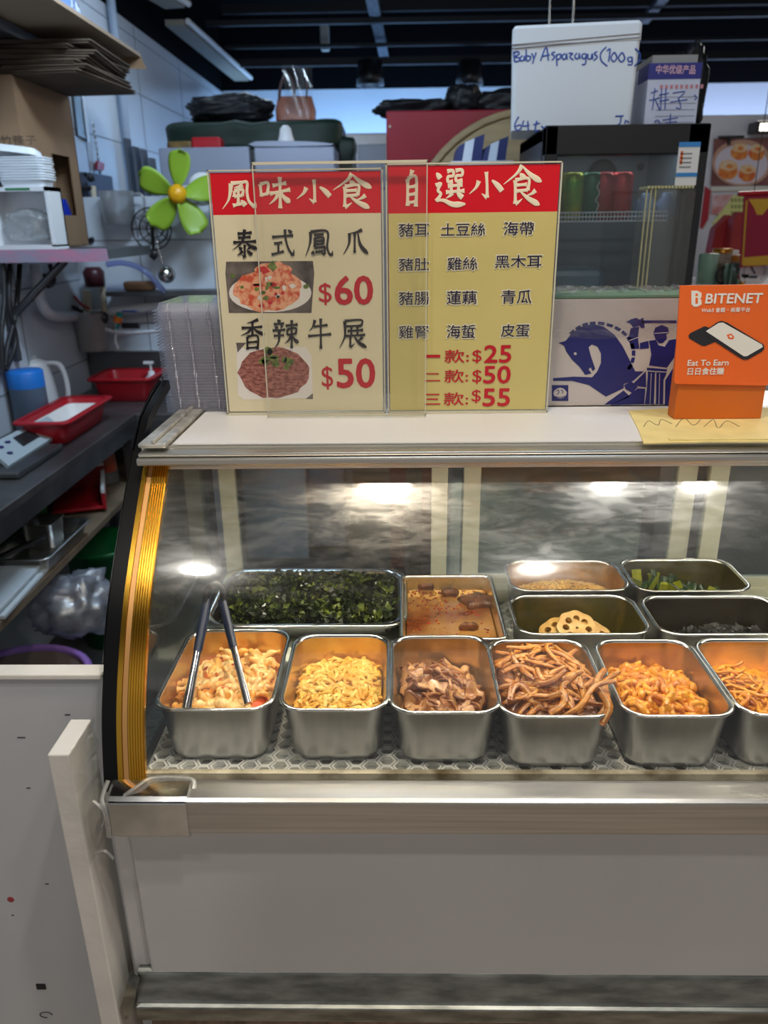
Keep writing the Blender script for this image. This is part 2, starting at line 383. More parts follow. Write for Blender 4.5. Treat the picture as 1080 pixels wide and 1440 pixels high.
# inside: deck, raised rear step, end panes
deck_m = mat('deck_sheet', rgb(176, 178, 172), .35, .2, var=.1)
MB().box(-.38, XR, .866, 1.5, .768, .792).build('deck', deck_m, case)
step_m = mat('white_step', rgb(214, 220, 208), .45, 0, var=.05)
MB().box(-.375, .185, 1.155, 1.49, .792, .842, bev=.004).build('raised_step', step_m, case)
MB().box(-.372, XR, .868, .877, .80, .839).build('glass_channel', dirt, case)
mb = MB(); strip(mb, -.378, XR, -.003, .003)
gl = mb.build('curved_glass', glass_c, case)
mb = MB(); strip(mb, -.412, -.392, -.02, .006)
frame_blk = mat('black_frame', (.004, .004, .005), .35, spec=.2)
bf = mb.build('end_frame', frame_blk, case)
mb = MB(); strip(mb, -.4135, -.4125, -.004, .0075, curve=CURVE[len(CURVE)//2-2:]+[(1.2, 1.262), (1.26, 1.285), (1.33, 1.30)])
mb.build('chrome_edge', steel_p, bf)
mb = MB(); strip(mb, -.411, -.400, -.012, .004, curve=[CURVE[-1], (1.2, 1.262), (1.26, 1.282), (1.33, 1.297)]); mb.build('end_frame_top', frame_blk, bf)
gt = MB(); strip(gt, -.391, -.384, -.004, .008, 0); strip(gt, -.3835, -.3765, -.004, .0062, 1)
for k in range(6):
    strip(gt, -.3755+k*.0036, -.3755+k*.0036+.0026, -.004, .0072, 0)
strip(gt, -.3755, -.354, -.004, .0045, 0)
gt.build('gold_trim', [gold, gold_s], case)
# end pane
poly = [(y, z) for y, z in CURVE]+[(1.49, 1.222), (1.49, .80), (.9, .80)]
Mx = Matrix(((0, 0, 1, -.386), (1, 0, 0, 0), (0, 1, 0, 0), (0, 0, 0, 1)))
end_m = clear('end_pane_glass', (.35, .42, .42), white=.05, smear=.03)
MB().prism(poly, .005, Mx).build('end_pane', end_m, case)
MB().prism(poly, .01, Matrix.Translation((XR+.386, 0, 0)) @ Mx).build('end_pane', steel_d, case)
# top frame and rail
tp = MB().box(-.395, XR, 1.13, 1.5, 1.224, 1.238, bev=.002)
tp.build('top_frame', alu, case)
mb = MB().box(-.392, XR, 1.092, 1.128, 1.216, 1.228, bev=.003).box(-.39, XR, 1.098, 1.14, 1.229, 1.234, bev=.002).box(-.39, XR, 1.13, 1.146, 1.204, 1.218, bev=.002)
mb.build('top_front_rail', alu, case)
MB().box(-.393, -.35, 1.11, 1.42, 1.2385, 1.246, bev=.003).box(-.372, -.366, 1.11, 1.40, 1.246, 1.252, bev=.002).build('top_corner_strip', alu_worn, case)
MB().box(-.36, XR, 1.14, 1.17, 1.196, 1.206, bev=.002).build('lamp_batten', white_pl, case)
# rear sliding doors
frm = mat('cream_frame', rgb(198, 200, 178), .45)
def rear_door(x0, x1, y, posts):
    p = MB().box(x0, x1, y, y+.004, .845, 1.21).build('sliding_door', glass_r, case)
    f = MB()
    for a, b in posts: f.loft([[Vector((a+s, y-.008, z)), Vector((b+s, y-.008, z)), Vector((b+s, y+.012, z)), Vector((a+s, y+.012, z))] for z, s in ((.835, 0), (1.222, 0))], 0, False)
    f.box(x0, x1, y-.008, y+.01, .83, .852).box(x0, x1, y-.008, y+.01, 1.205, 1.222)
    f.build('door_frame', frm, p)
rear_door(-.36, .10, 1.47, [(-.362, -.33), (.066, .098)])
rear_door(.128, .60, 1.49, [(.132, .166), (.562, .60)])
rear_door(.612, XR, 1.47, [(.618, .655), (XR-.03, XR)])
MB().box(-.37, XR, 1.455, 1.505, .80, .832, bev=.003).build('rear_sill', frm, case)
# wooden counter under the case
ct = MB().box(-.40, XR+.1, .86, 1.55, 0, .403).build('wooden_counter', wood, loc=(.4, 1.2, 0)); tag(ct, 'brown wood-grain counter base under the steel kick rail', 'counter')

# perforated mat of stretched hexagons
mm = mat('clear_plastic_mat', rgb(240, 240, 232), .3, 0, var=.08, vscale=12)
hx = MB(); PX, PY = .0236, .0122
def hexring(cx, cy, k): return [(cx+k*PX*.335*2*a, cy+k*PY*b) for a, b in ((-.94, 0), (-.42, 1), (.42, 1), (.94, 0), (.42, -1), (-.42, -1))]
row = 0; y0 = .884
for j in range(48):
    for i in range(36):
        cx = -.36+i*PX*2*.96+(j % 2)*PX*.96; cy = y0+j*PY*1.0
        if cy > 1.15 and cx < .19: continue
        if cx > XR-.03 or cy > 1.45: continue
        o = hexring(cx, cy, 1.0); q = hexring(cx, cy, .74)
        n0 = len(hx.v); z1 = .8
        hx.add([(x, y, z1) for x, y in o]+[(x, y, z1) for x, y in q]+[(x, y, .7925) for x, y in q],
               [(a, (a+1) % 6, 6+(a+1) % 6, 6+a) for a in range(6)]+[(6+a, 6+(a+1) % 6, 12+(a+1) % 6, 12+a) for a in range(6)])
o = hx.build('perforated_mat', mm, loc=(.4, 1.0, .7925)); tag(o, 'pale plastic mat of hexagon holes lining the floor of the case', 'mat')

# ---------------------------------------------------------------- pans
pan_out = mat('pan_outer_steel', (.47, .46, .44), .33, 1, var=.06, vscale=9, stretch=(6, 6, .5))
def inner(name, c, var=.25): return mat(name, c, .27, .75, var=var, vscale=9)
in_or = inner('oil_and_reflection_inside', rgb(212, 180, 118)); in_br = inner('brown_oil_and_reflection_inside', rgb(184, 150, 100)); in_dk = inner('dark_pan_inside', rgb(90, 84, 74)); in_ye = inner('yellow_oil_and_reflection_inside', rgb(206, 170, 104)); in_gr = inner('greenish_pan_inside', rgb(120, 112, 64))  # oily tints also carry the colour the food reflects onto the walls
rim_m = mat('pan_rim_steel', (.74, .73, .70), .18, 1)
def pan(label, cx, cy, zb, w, l, h, rad, mi, taper=.012, group=None, flange=.006, rot=0., name='food_pan'):
    t = thing(name, label, 'pan', (cx, cy, zb), group)
    Mr = Matrix.Translation((cx, cy, zb)) @ Matrix.Rotation(rot, 4, 'Z')
    def q(d, z, rr=rad): return [Mr @ p for p in rrect(w-2*d, l-2*d, max(rr-d*.5, .006), z, 7)]
    MB().loft([q(taper+.012, 0), q(taper+.004, .004), q(taper, .014), q(.003, h-.006), q(.002, h-.002)], 0, True, True, False).build('outer_wall', pan_out, t)
    MB().loft([q(.002, h-.003), q(-flange*.4, h-.001), q(-flange*.5, h+.001), q(0, h+.0025), q(flange*.5, h+.0015), q(flange*.7, h-.002)], 0, True, False, False).build('rim', rim_m, t)
    MB().loft([q(flange*.7, h-.002), q(taper+.003, .016), q(taper+.008, .006), q(taper+.02, .004)], 0, True, False, True).build('inner_wall', mi, t)
    return t
FR = dict(w=.158, l=.215, h=.1, rad=.034)
FP = [(-.272, 1.045, .172, .232), (-.096, 1.035, .157, .214), (.066, 1.03, .158, .216), (.224, 1.018, .16, .212), (.396, 1.018, .158, .210), (.560, 1.02, .158, .21)]
FL = ['deep steel pan of pale chicken feet with tongs in it, beside the gold trim', 'deep steel pan of pale yellow jellyfish shreds', 'deep steel pan of brown sliced gizzards in front of the chili oil tray',
      'deep steel pan heaped over its rim with brown pig ear strips', 'deep steel pan of orange rings next to the heaped pig ear pan', 'deep steel pan of orange strips cut off by the photo edge']
pans = []
for (cx, cy, w_, l_), lb, mi in zip(FP, FL, (in_or, in_or, in_br, in_br, in_br, in_or)):
    pans.append(pan(lb, cx, cy, .8005, w_, l_, .1, .034, mi, group='deep pans in the front row'))
tray = pan('wide shallow steel tray of dark green seaweed behind the tongs', -.172, 1.322, .8425, .36, .235, .042, .04, in_dk, .02, flange=.016, name='serving_tray')
cht = pan('square steel tray of chili oil with beef slices', .092, 1.268, .8425, .178, .25, .05, .014, in_ye, .006, name='serving_tray')
BP = [(.325, 1.377, .225, .138), (.313, 1.216, .226, .145), (.556, 1.377, .218, .146), (.560, 1.212, .24, .142)]
BL = ['small steel pan with pale potato shreds, behind the lotus root pan', 'small steel pan of lotus root slices', 'small steel pan of green cucumber pieces', 'small steel pan of shiny black fungus']
for (cx, cy, w_, l_), lb, mi in zip(BP, BL, (in_ye, in_gr, in_gr, in_dk)):
    pans.append(pan(lb, cx, cy, .8005, w_, l_, .1, .036, mi, group='small pans in the rear corner'))

# ---------------------------------------------------------------- food
def food(name, c, c2=None, rough=.28, sss=.04, vs_=40, bump=.25, bs=160, coat=.35):
    return mat(name, c, rough, 0, var=.22 if c2 is None else 0, col2=c2, vscale=vs_, bump=bump, bscale=bs, coat=coat, sss=sss, thr=(.4, .62))
f_feet = food('cooked_chicken_feet', rgb(250, 216, 146), rgb(246, 172, 74)); f_sauce = food('orange_chili_sauce', rgb(238, 120, 24), rgb(216, 82, 10))
f_jelly = food('jellyfish', rgb(240, 190, 80), rgb(228, 160, 46)); f_giz = food('sliced_gizzard', rgb(206, 156, 102), rgb(150, 94, 52), vs_=60); f_gizd = food('gizzard_edge', rgb(110, 58, 26), rgb(160, 100, 52))
f_ear = food('pig_ear_skin', rgb(216, 138, 38), rgb(150, 78, 14), vs_=70); f_car = food('pig_ear_cartilage', rgb(222, 170, 100), rgb(194, 132, 66))
f_int = food('orange_rings', rgb(238, 166, 40), rgb(200, 114, 16), vs_=70); f_chi = food('chili_flake', rgb(190, 28, 10), rgb(120, 14, 6)); f_carrot = food('carrot', rgb(240, 112, 18))
f_sea = food('seaweed_dark', rgb(44, 56, 24), rgb(22, 30, 14), rough=.35, sss=0); f_sea2 = food('seaweed_green', rgb(112, 124, 48), rgb(66, 84, 32), rough=.35, sss=0); f_ses = food('sesame', rgb(190, 192, 120), rough=.5, sss=0)
f_lot = food('lotus_root', rgb(214, 176, 104), rgb(196, 150, 76), vs_=30); f_cuc = food('cucumber_flesh', rgb(178, 182, 50), rgb(140, 152, 30)); f_cucs = food('cucumber_skin', rgb(38, 74, 22), rgb(24, 52, 14), sss=0)
f_fun = food('black_fungus', (.006, .006, .006), (.012, .011, .010), rough=.5, sss=0, coat=.1); f_pot = food('potato_shred', rgb(234, 188, 84), rgb(220, 160, 56)); f_beef = food('braised_beef', rgb(128, 76, 40), rgb(84, 46, 22), vs_=50, bump=.5)
oil_m = mat('chili_oil', rgb(120, 56, 8), .09, 0, col2=rgb(176, 126, 62), vscale=11, thr=(.38, .6), coat=1, bump=.12, bscale=60)

def heap_fn(cx, cy, zb, w, l, base, peak, ox=0, oy=0, p=1.6):
    """height of a heap inside a pan"""
    def h(x, y):
        u = (x-cx-ox)/(w*.55); v = (y-cy-oy)/(l*.55)
        return zb+base+peak*max(0, 1-(abs(u)**p+abs(v)**p)*.8)
    return h
def inside(cx, cy, w, l, m=.014):
    while True:
        x, y = U(-1, 1)*(w/2-m), U(-1, 1)*(l/2-m)
        r = .024
        dx, dy = max(0, abs(x)-(w/2-m-r)), max(0, abs(y)-(l/2-m-r))
        if dx*dx+dy*dy <= r*r: return cx+x, cy+y
def mass(name, label, cat, hf, cx, cy, w, l, m, rough=.004, n=26, seed=0):
    """the packed bulk under the loose pieces"""
    rg = random.Random(seed)
    def fn(u, v):
        a = u*2-1; b = v*2-1
        k = 1/max(1, (abs(a)**6+abs(b)**6)**(1/6))
        x = cx+a*k*w*.5; y = cy+b*k*l*.5
        edge = max(abs(a), abs(b))
        return Vector((x, y, hf(x, y)-.004+rg.uniform(-rough, rough) if edge < .999 else hf(x, y)-.02))
    o = MB().grid(fn, n, n).build(name, m, loc=(cx, cy, hf(cx, cy)-.02)); tag(o, label, cat, kind='stuff')
    return o
def scatter(protos, n, hf, cx, cy, w, l, label, group, tilt=.5, sc=(.85, 1.2), layers=.012, lift=0., yaw=None, m=.014, ybias=0.):
    for k in range(n):
        p = protos[k % len(protos)]
        x, y = inside(cx, cy, w, l, m)
        z = hf(x, y)+U(-layers, layers*.3)+lift
        e = .01; gx = (hf(x+e, y)-hf(x-e, y))/(2*e); gy = (hf(x, y+e)-hf(x, y-e))/(2*e)
        nrm = Vector((-gx, -gy, 1)).normalized()
        rot = (nrm.to_track_quat('Z', 'Y').to_matrix() @ Matrix.Rotation(U(0, 6.28) if yaw is None else yaw+U(-.5, .5), 3, 'Z') @ Matrix.Rotation(U(-tilt, tilt), 3, 'X') @ Matrix.Rotation(U(-tilt, tilt), 3, 'Y')).to_euler()
        s_ = U(*sc)
        if not p.get('used'):
            o = p; o['used'] = 1; o.location = (x, y, z); o.rotation_euler = rot; o.scale = (s_,)*3
        else:
            o = p.copy(); COL.objects.link(o); o.location = (x, y, z); o.rotation_euler = rot; o.scale = (s_,)*3
        o['label'] = label; o['group'] = group
        keep_inside(o)
def keep_inside(o):
    """slide a piece off the sloping pan wall it would pierce, and up off the pan floor"""
    for (cx, cy, W, L) in PANS:
        if abs(o.location.x-cx) < W/2 and abs(o.location.y-cy) < L/2: break
    else: return
    Mx = Matrix.LocRotScale(o.location, o.rotation_euler, o.scale); V = [Mx @ v.co for v in o.data.vertices]
    up = max(0, .808-min(v.z for v in V)); hx = [0, 0]; hy = [0, 0]
    for v in V:
        z = v.z+up
        if z > .902: continue
        k = .016*(1-(z-.8005)/.1)+.0045; a, b = v.x-cx, v.y-cy
        r = .03; ex, ey = W/2-k, L/2-k
        dx, dy = abs(a)-(ex-r), abs(b)-(ey-r)
        if dx > 0 and dy > 0:
            d = math.hypot(dx, dy)
            ox, oy = (dx*(1-r/d), dy*(1-r/d)) if d > r else (0, 0)
        else: ox, oy = max(0, abs(a)-ex), max(0, abs(b)-ey)
        if ox: hx[a > 0] = max(hx[a > 0], ox)
        if oy: hy[b > 0] = max(hy[b > 0], oy)
    o.location += Vector((hx[0]-hx[1], hy[0]-hy[1], up))
def proto(mb, name, m, cat): o = mb.build(name, m, loc=(0, 0, 0)); o['category'] = cat; return o

PANS = FP+BP
# 1 chicken feet: boned feet, a palm with curled toes
ps = []
for k in range(5):
    mb = MB()
    for t in range(3):
        a = -.5+t*.5+U(-.1, .1); L = U(.022, .034); b = U(-.3, .3)
        pts = smoothpath([(-.012, 0, 0), (0, a*.006, U(0, .002)), (L*.6*math.cos(a), L*.6*math.sin(a), .003+U(0, .004)), (L*math.cos(a+b), L*math.sin(a+b), U(-.004, .005))], 4)
        mb.tube(pts, [.0055+.0012*math.sin(i*1.7)-.0028*i/len(pts) for i in range(len(pts))], 8)
    mb.ball((-.008, 0, 0), .0085, 10, sc=(1.3, .95, .65)); ps.append(proto(mb, 'chicken_foot', f_feet, 'food'))
cx, cy, w_, l_ = FP[0]
hf = heap_fn(cx, cy, .8005, w_, l_, .056, .026, .014, -.02)
mass('chili_sauce', 'orange sauce soaking the chicken feet in the pan by the gold trim', 'sauce', hf, cx, cy, w_-.034, l_-.036, f_sauce, .002, seed=1)
scatter(ps, 62, hf, cx, cy, w_-.016, l_-.02, 'pale boned chicken foot in orange sauce, in the pan with the tongs', 'chicken feet in the first pan', .5, (1.1, 1.5), .006, m=.02)
cs = [proto(MB().tube(smoothpath([(-.02, 0, 0), (0, U(-.004, .004), .002), (.02, 0, 0)]), .0028, 6, flat=.6), 'carrot_strip', f_carrot, 'food') for _ in range(2)]
scatter(cs, 9, hf, cx, cy, w_-.05, l_-.06, 'orange carrot strip among the pale chicken feet', 'carrot strips among the chicken feet', .3, lift=.004)
ch = [proto(MB().ball((0, 0, 0), .004, 8, sc=(1.3, .8, .35)), 'chili_flake', f_chi, 'food')]
scatter(ch, 12, hf, cx, cy, w_-.05, l_-.05, 'red chili flake on the pale chicken feet', 'chili flakes on the chicken feet', .3, lift=.007)
# 2 jellyfish: shreds nobody could count
cx, cy, w_, l_ = FP[1]
hf = heap_fn(cx, cy, .8005, w_, l_, .052, .028, .01, -.015)
mb = MB(); rg = random.Random(3)
def fnj(u, v):
    a = u*2-1; b = v*2-1; k = 1/max(1, (abs(a)**6+abs(b)**6)**(1/6)); x = cx+a*k*(w_-.024)*.5; y = cy+b*k*(l_-.026)*.5
    return Vector((x, y, hf(x, y)-.005))
mb.grid(fnj, 16, 16)
for _ in range(820):
    x, y = inside(cx, cy, w_-.010, l_-.016); z = hf(x, y)+U(-.003, .007); a = U(0, 6.28); L = U(.005, .012)
    pts = smoothpath([(x-math.cos(a)*L, y-math.sin(a)*L, z), (x+U(-.003, .003), y+U(-.003, .003), z+U(0, .005)), (x+math.cos(a)*L, y+math.sin(a)*L, z-.001)], 3)
    mb.tube(pts, U(.0026, .0046), 6, random.choice((0, 0, 1)), flat=.75)
o = mb.build('jellyfish_shreds', [f_jelly, food('pale_jellyfish', rgb(248, 216, 122), rgb(240, 188, 84))], loc=(cx, cy, .83)); tag(o, 'heap of pale yellow jellyfish shreds in the second deep pan', 'food', kind='stuff')
# 3 gizzard slices
ps = []
for k in range(6):
    n = 14; prof = [1+U(-.22, .22) for _ in range(n)]; a_, b_ = U(.011, .016), U(.008, .012)
    def ring(s, z): return [Vector((a_*s*prof[i]*math.cos(6.283*i/n), b_*s*prof[i]*math.sin(6.283*i/n), z+.004*math.cos(6.283*i/n*2+k)*s)) for i in range(n)]
    mb = MB(); mb.loft([ring(.8, -.0022), ring(1, -.001), ring(1.02, .001), ring(.86, .0022)], 1, True, False, False); mb.add(ring(.8, -.0022), [list(range(n))[::-1]], 0); mb.add(ring(.86, .0022)+[Vector((0, 0, .0035))], [(i, (i+1) % n, n) for i in range(n)], 0, True)
    ps.append(proto(mb, 'gizzard_slice', [f_giz, f_gizd], 'food'))
cx, cy, w_, l_ = FP[2]
hf = heap_fn(cx, cy, .8005, w_, l_, .046, .032, -.014, -.012)
mass('gizzard_sauce', 'brown spiced sauce under the gizzard slices', 'sauce', hf, cx, cy, w_-.034, l_-.036, f_gizd, .003, seed=2)
scatter(ps, 110, hf, cx, cy, w_-.012, l_-.016, 'brown slice of gizzard with darker rim in the third deep pan', 'gizzard slices in the third pan', .7, (1.0, 1.55), .007, m=.018)
# 4 pig ear strips
ps = []
for k in range(7):
    L = U(.03, .05); c1, c2 = U(-.5, .5), U(-.5, .5)
    pts = smoothpath([(-L, 0, 0), (-L*.4, L*c1*.5, U(.0, .01)), (L*.35, L*c2*.6, U(-.004, .008)), (L, L*(c1+c2)*.3, U(-.006, .006))], 5)
    mb = MB(); n = len(pts)
    mb.tube(pts, [.0054*(.55+.6*math.sin(math.pi*(.12+.76*i/(n-1)))) for i in range(n)], 8, 0, flat=.42)
    mb.tube([p+Vector((0, 0, .0006)) for p in pts[1:-1]], [.0022]*(n-2), 6, 1, flat=1.1)
    ps.append(proto(mb, 'pig_ear_strip', [f_ear, f_car], 'food'))
cx, cy, w_, l_ = FP[3]
hf = heap_fn(cx, cy, .8005, w_, l_, .074, .034, .0, .0, 2.2)
mass('pig_ear_sauce', 'brown sauce between the pig ear strips', 'sauce', hf, cx, cy, w_-.02, l_-.02, f_gizd, .004, seed=4)
scatter(ps, 165, hf, cx, cy, w_-.03, l_-.03, 'brown pig ear strip with a pale line of cartilage in the heaped pan', 'pig ear strips in the heaped pan', .3, (.7, 1.1), .012, .003, m=.02)
for (x, y, z, r_) in ((.292, .945, .912, 1.3), (.3, .955, .905, .9), (.27, .935, .915, .25)):
    o = ps[2].copy(); COL.objects.link(o); o.location = (x, y, z); o.rotation_euler = (.1, -.5, r_); o.scale = (1, 1, 1); o['label'] = 'brown pig ear strip sticking out over the front rim of the heaped pan'; o['group'] = 'pig ear strips over the rim'
# 5, 6 orange rings and strips
ps = []
for k in range(6):
    rr_ = U(.008, .014); mb = MB(); n = 18
    arc = U(3.6, 6.2)
    pts = [(rr_*math.cos(arc*i/n)*U(.92, 1.08), rr_*.8*math.sin(arc*i/n)*U(.92, 1.08), .003*math.sin(arc*i/n*2+k)) for i in range(n+1)]
    mb.tube(pts, [.0034*(1+.2*math.sin(i*1.9)) for i in range(n+1)], 7, 0, flat=1.25)
    ps.append(proto(mb, 'intestine_ring', f_int, 'food'))
cx, cy, w_, l_ = FP[4]
hf = heap_fn(cx, cy, .8005, w_, l_, .052, .03, -.014, -.014)
mass('ring_sauce', 'orange sauce under the curled rings', 'sauce', hf, cx, cy, w_-.034, l_-.036, f_int, .003, seed=5)
scatter(ps, 165, hf, cx, cy, w_-.010, l_-.014, 'curled orange intestine ring in the pan next to the pig ears', 'intestine rings in the fifth pan', .8, (.95, 1.5), .008, m=.018)
ps = []
for k in range(5):
    L = U(.014, .024)
    ps.append(proto(MB().tube(smoothpath([(-L, 0, 0), (-L*.3, U(-.008, .008), .004), (L*.4, U(-.008, .008), .002), (L, 0, U(-.003, .004))], 4), .0028, 7, flat=.7), 'tripe_strip', f_int, 'food'))
cx, cy, w_, l_ = FP[5]
hf = heap_fn(cx, cy, .8005, w_, l_, .056, .024, -.02, 0)
mass('strip_sauce', 'orange sauce under the strips at the photo edge', 'sauce', hf, cx, cy, w_-.034, l_-.036, f_int, .003, seed=6)
scatter(ps, 60, hf, cx-.03, cy, w_-.08, l_-.034, 'thin orange strip in the pan cut off by the photo edge', 'orange strips in the sixth pan', .5, (.8, 1.2), .006)
# 7 seaweed
mb = MB()
tx, ty = -.172, 1.322
def hs(x, y): return .8425+.020+.022*max(0, 1-((x-tx)/.19)**4-((y-ty)/.12)**4)
mb.grid(lambda u, v: Vector((tx+(u*2-1)*.152, ty+(v*2-1)*.09, hs(tx+(u*2-1)*.152, ty+(v*2-1)*.09)-.012)), 10, 8, 0)
for k in range(1500):
    x = tx+U(-1, 1)*.155; y = ty+U(-1, 1)*.092; z = hs(x, y)+U(-.008, .010); s_ = U(.007, .015); m_ = 1 if random.random() < .33 else 0
    M = Matrix.Translation((x, y, z)) @ Matrix.Rotation(U(0, 6.28), 4, 'Z') @ Matrix.Rotation(U(-1.2, 1.2), 4, 'X') @ Matrix.Rotation(U(-1.2, 1.2), 4, 'Y')
    mb.grid(lambda u, v: Vector(((u-.5)*2*s_*(1-.7*v), (v-.3)*1.8*s_, .35*s_*math.sin(u*7+v*5+k))), 3, 3, m_, False, M)
for k in range(520):
    x = tx+U(-1, 1)*.15; y = ty+U(-1, 1)*.09; mb.ball((x, y, hs(x, y)+U(.001, .007)), U(.0009, .0017), 5, 2)
o = mb.build('seasoned_seaweed', [f_sea, f_sea2, f_ses], loc=(tx, ty, .85)); tag(o, 'dark green curly seaweed specked with sesame on the wide shallow tray', 'food', kind='stuff')
# 8 chili oil and beef
o = MB().loft([[p for p in rrect(.158, .228, .012, z, 5, .092, 1.268)] for z in (.848, .8665)], 0, False).build('chili_oil', oil_m, loc=(.092, 1.268, .848)); tag(o, 'pool of orange brown chili oil in the square tray', 'chili oil', kind='stuff')
def slab(a, b, h, seed):
    rg = random.Random(seed); n = 26; pr = [1+.16*math.sin(i*1.1+seed)+rg.uniform(-.08, .08) for i in range(n)]
    def ring(s, z): return [Vector((a*s*pr[i]*math.cos(6.283*i/n), b*s*pr[i]*math.sin(6.283*i/n), z+rg.uniform(-.0012, .0012))) for i in range(n)]
    return MB().loft([ring(.9, 0), ring(1, h*.5), ring(.85, h*.9), ring(.5, h*1.05), ring(.1, h)], 0, True)
for (px, py, a, b, sd, lb) in ((672, 848, .034, .026, 1, 'large brown beef slice at the edge of the chili oil tray'), (632, 836, .016, .012, 2, 'small brown beef scrap in the middle of the chili oil'), (600, 826, .02, .013, 3, 'flat beef scrap near the back of the chili oil tray'), (660, 885, .018, .006, 4, 'thin orange scrap near the front rim of the chili oil tray')):
    p = Z(px, py, .867)
    o = slab(a, b, .014, sd); o.v = [v+Vector((p.x, p.y, .8655)) for v in o.v]
    o = o.build('beef_slice', f_beef, loc=(p.x, p.y, .8655)); tag(o, lb, 'food', 'beef in the chili oil')
mb = MB()
for _ in range(260):
    x = .092+U(-.076, .076); y = 1.268+U(-.11, .11)
    if random.random() < .6: y = 1.268+.11-abs(random.gauss(0, .05))
    if abs(y-1.268) > .11: continue
    mb.ball((x, y, .8672), U(.001, .0028), 6, random.choice((0, 0, 1)), sc=(1, 1, .5))
o = mb.build('chili_flakes', [f_chi, f_int], loc=(.092, 1.268, .866)); tag(o, 'red chili flakes floating on the oil of the square tray', 'chili flakes', kind='stuff')
# 9 potato, lotus, cucumber, fungus
cx, cy, w_, l_ = BP[0]; hf = heap_fn(cx, cy, .8005, w_, l_, .046, .034, .0, -.01); mb = MB()
mb.grid(lambda u, v: Vector((cx+(u*2-1)*w_*.43, cy+(v*2-1)*l_*.4, hf(cx+(u*2-1)*w_*.43, cy+(v*2-1)*l_*.4)-.004)), 12, 12)
for _ in range(220):
    x, y = inside(cx, cy, w_-.04, l_-.04); z = hf(x, y); a = U(0, 6.28); L = U(.012, .024)
    mb.tube(smoothpath([(x-math.cos(a)*L, y-math.sin(a)*L, z-.003), (x, y, z+.004), (x+math.cos(a)*L, y+math.sin(a)*L, z-.003)], 3), .0016, 5)
o = mb.build('potato_shreds', f_pot, loc=(cx, cy, .82)); tag(o, 'low heap of thin yellow potato shreds in the rear pan', 'food', kind='stuff')
def lotus():
    mb = MB(); n = 48; Ro = .027; holes = [(0, 0, .0028)]+[(.0155*math.cos(6.283*k/8), .0155*math.sin(6.283*k/8), .0052) for k in range(8)]
    c = bpy.data.curves.new('outline', 'CURVE'); c.dimensions = '2D'; c.fill_mode = 'BOTH'; c.extrude = .0032; c.bevel_depth = .0006
    for (hx_, hy_, hr) in [(0, 0, Ro)]+holes:
        sp = c.splines.new('POLY'); kk = n if hr == Ro else 12; sp.points.add(kk-1); sp.use_cyclic_u = True
        for i in range(kk):
            r_ = hr*(1+.035*math.cos(8*6.283*i/kk)) if hr == Ro else hr
            sp.points[i].co = (hx_+r_*math.cos(6.283*i/kk), hy_+r_*math.sin(6.283*i/kk), 0, 1)
    o = bpy.data.objects.new('outline', c); COL.objects.link(o); dg = bpy.context.evaluated_depsgraph_get(); me = bpy.data.meshes.new_from_object(o.evaluated_get(dg))
    mb.add([tuple(v.co) for v in me.vertices], [list(p.vertices) for p in me.polygons]); bpy.data.objects.remove(o); bpy.data.curves.remove(c)
    return mb
lo = proto(lotus(), 'lotus_root_slice', f_lot, 'food'); first = True; lo.scale = (1.3, 1.3, 1.3)
LB = ['lotus root slice lying flat on top of its heap, all its holes showing', 'lotus root slice leaning on the top slice of its heap', 'lotus root slice under the top slice, towards the front rim', 'lotus root slice at the low end of its heap']
for (dx, dy, dz, rx, ry), lb in zip(((0, -.012, .076, .55, .1), (-.03, -.005, .062, .35, -.35), (.03, -.02, .06, .5, .3), (-.005, .02, .055, .2, .1)), LB):
    o = lo if first else lo.copy()
    if not first: COL.objects.link(o)
    first = False; o.location = (BP[1][0]+dx, BP[1][1]+dy, .80+dz); o.rotation_euler = (rx, ry, 0); tag(o, lb, 'food', 'lotus root slices')
def chunk():
    mb = MB(); n = 10; L = U(.016, .024)
    half = [(.008*math.cos(math.pi*i/n), .008*math.sin(math.pi*i/n)) for i in range(n+1)]
    mb.loft([[Vector((x, t, z)) for x, z in half] for t in (-L, L)], 1, True, False, False, False)
    for t in (-L, L): mb.add([Vector((x, t, z)) for x, z in half], [list(range(n+1))], 0)
    mb.add([(.008, -L, 0), (.008, L, 0), (-.008, L, 0), (-.008, -L, 0)], [(0, 1, 2, 3)], 0); return mb
ps = [proto(chunk(), 'cucumber_piece', [f_cuc, f_cucs], 'food') for _ in range(3)]
cx, cy, w_, l_ = BP[2]; hf = heap_fn(cx, cy, .8005, w_, l_, .04, .04, -.05, -.01)
scatter(ps, 26, hf, cx-.01, cy, w_-.03, l_-.03, 'green cucumber piece with dark skin in the small rear pan', 'cucumber pieces', 1.6, (.85, 1.2), .01)
cx, cy, w_, l_ = BP[3]; hf = heap_fn(cx, cy, .8005, w_, l_, .03, .035, .03, -.01); mb = MB()
mb.grid(lambda u, v: Vector((cx+(u*2-1)*w_*.43, cy+(v*2-1)*l_*.4, hf(cx+(u*2-1)*w_*.43, cy+(v*2-1)*l_*.4)-.006)), 12, 12)
for k in range(170):
    x, y = inside(cx, cy, w_-.03, l_-.03); z = hf(x, y); s_ = U(.008, .016)
    M = Matrix.Translation((x, y, z)) @ Matrix.Rotation(U(0, 6.28), 4, 'Z') @ Matrix.Rotation(U(-.6, .6), 4, 'X')
    mb.grid(lambda u, v: Vector(((u-.5)*2*s_, (v-.5)*2*s_*.8, .3*s_*math.sin(u*6+k)*math.cos(v*5+k))), 5, 4, 0, True, M)
o = mb.build('black_fungus', f_fun, loc=(cx, cy, .83)); tag(o, 'shiny black fungus heaped in the small pan by the photo edge', 'food', kind='stuff')

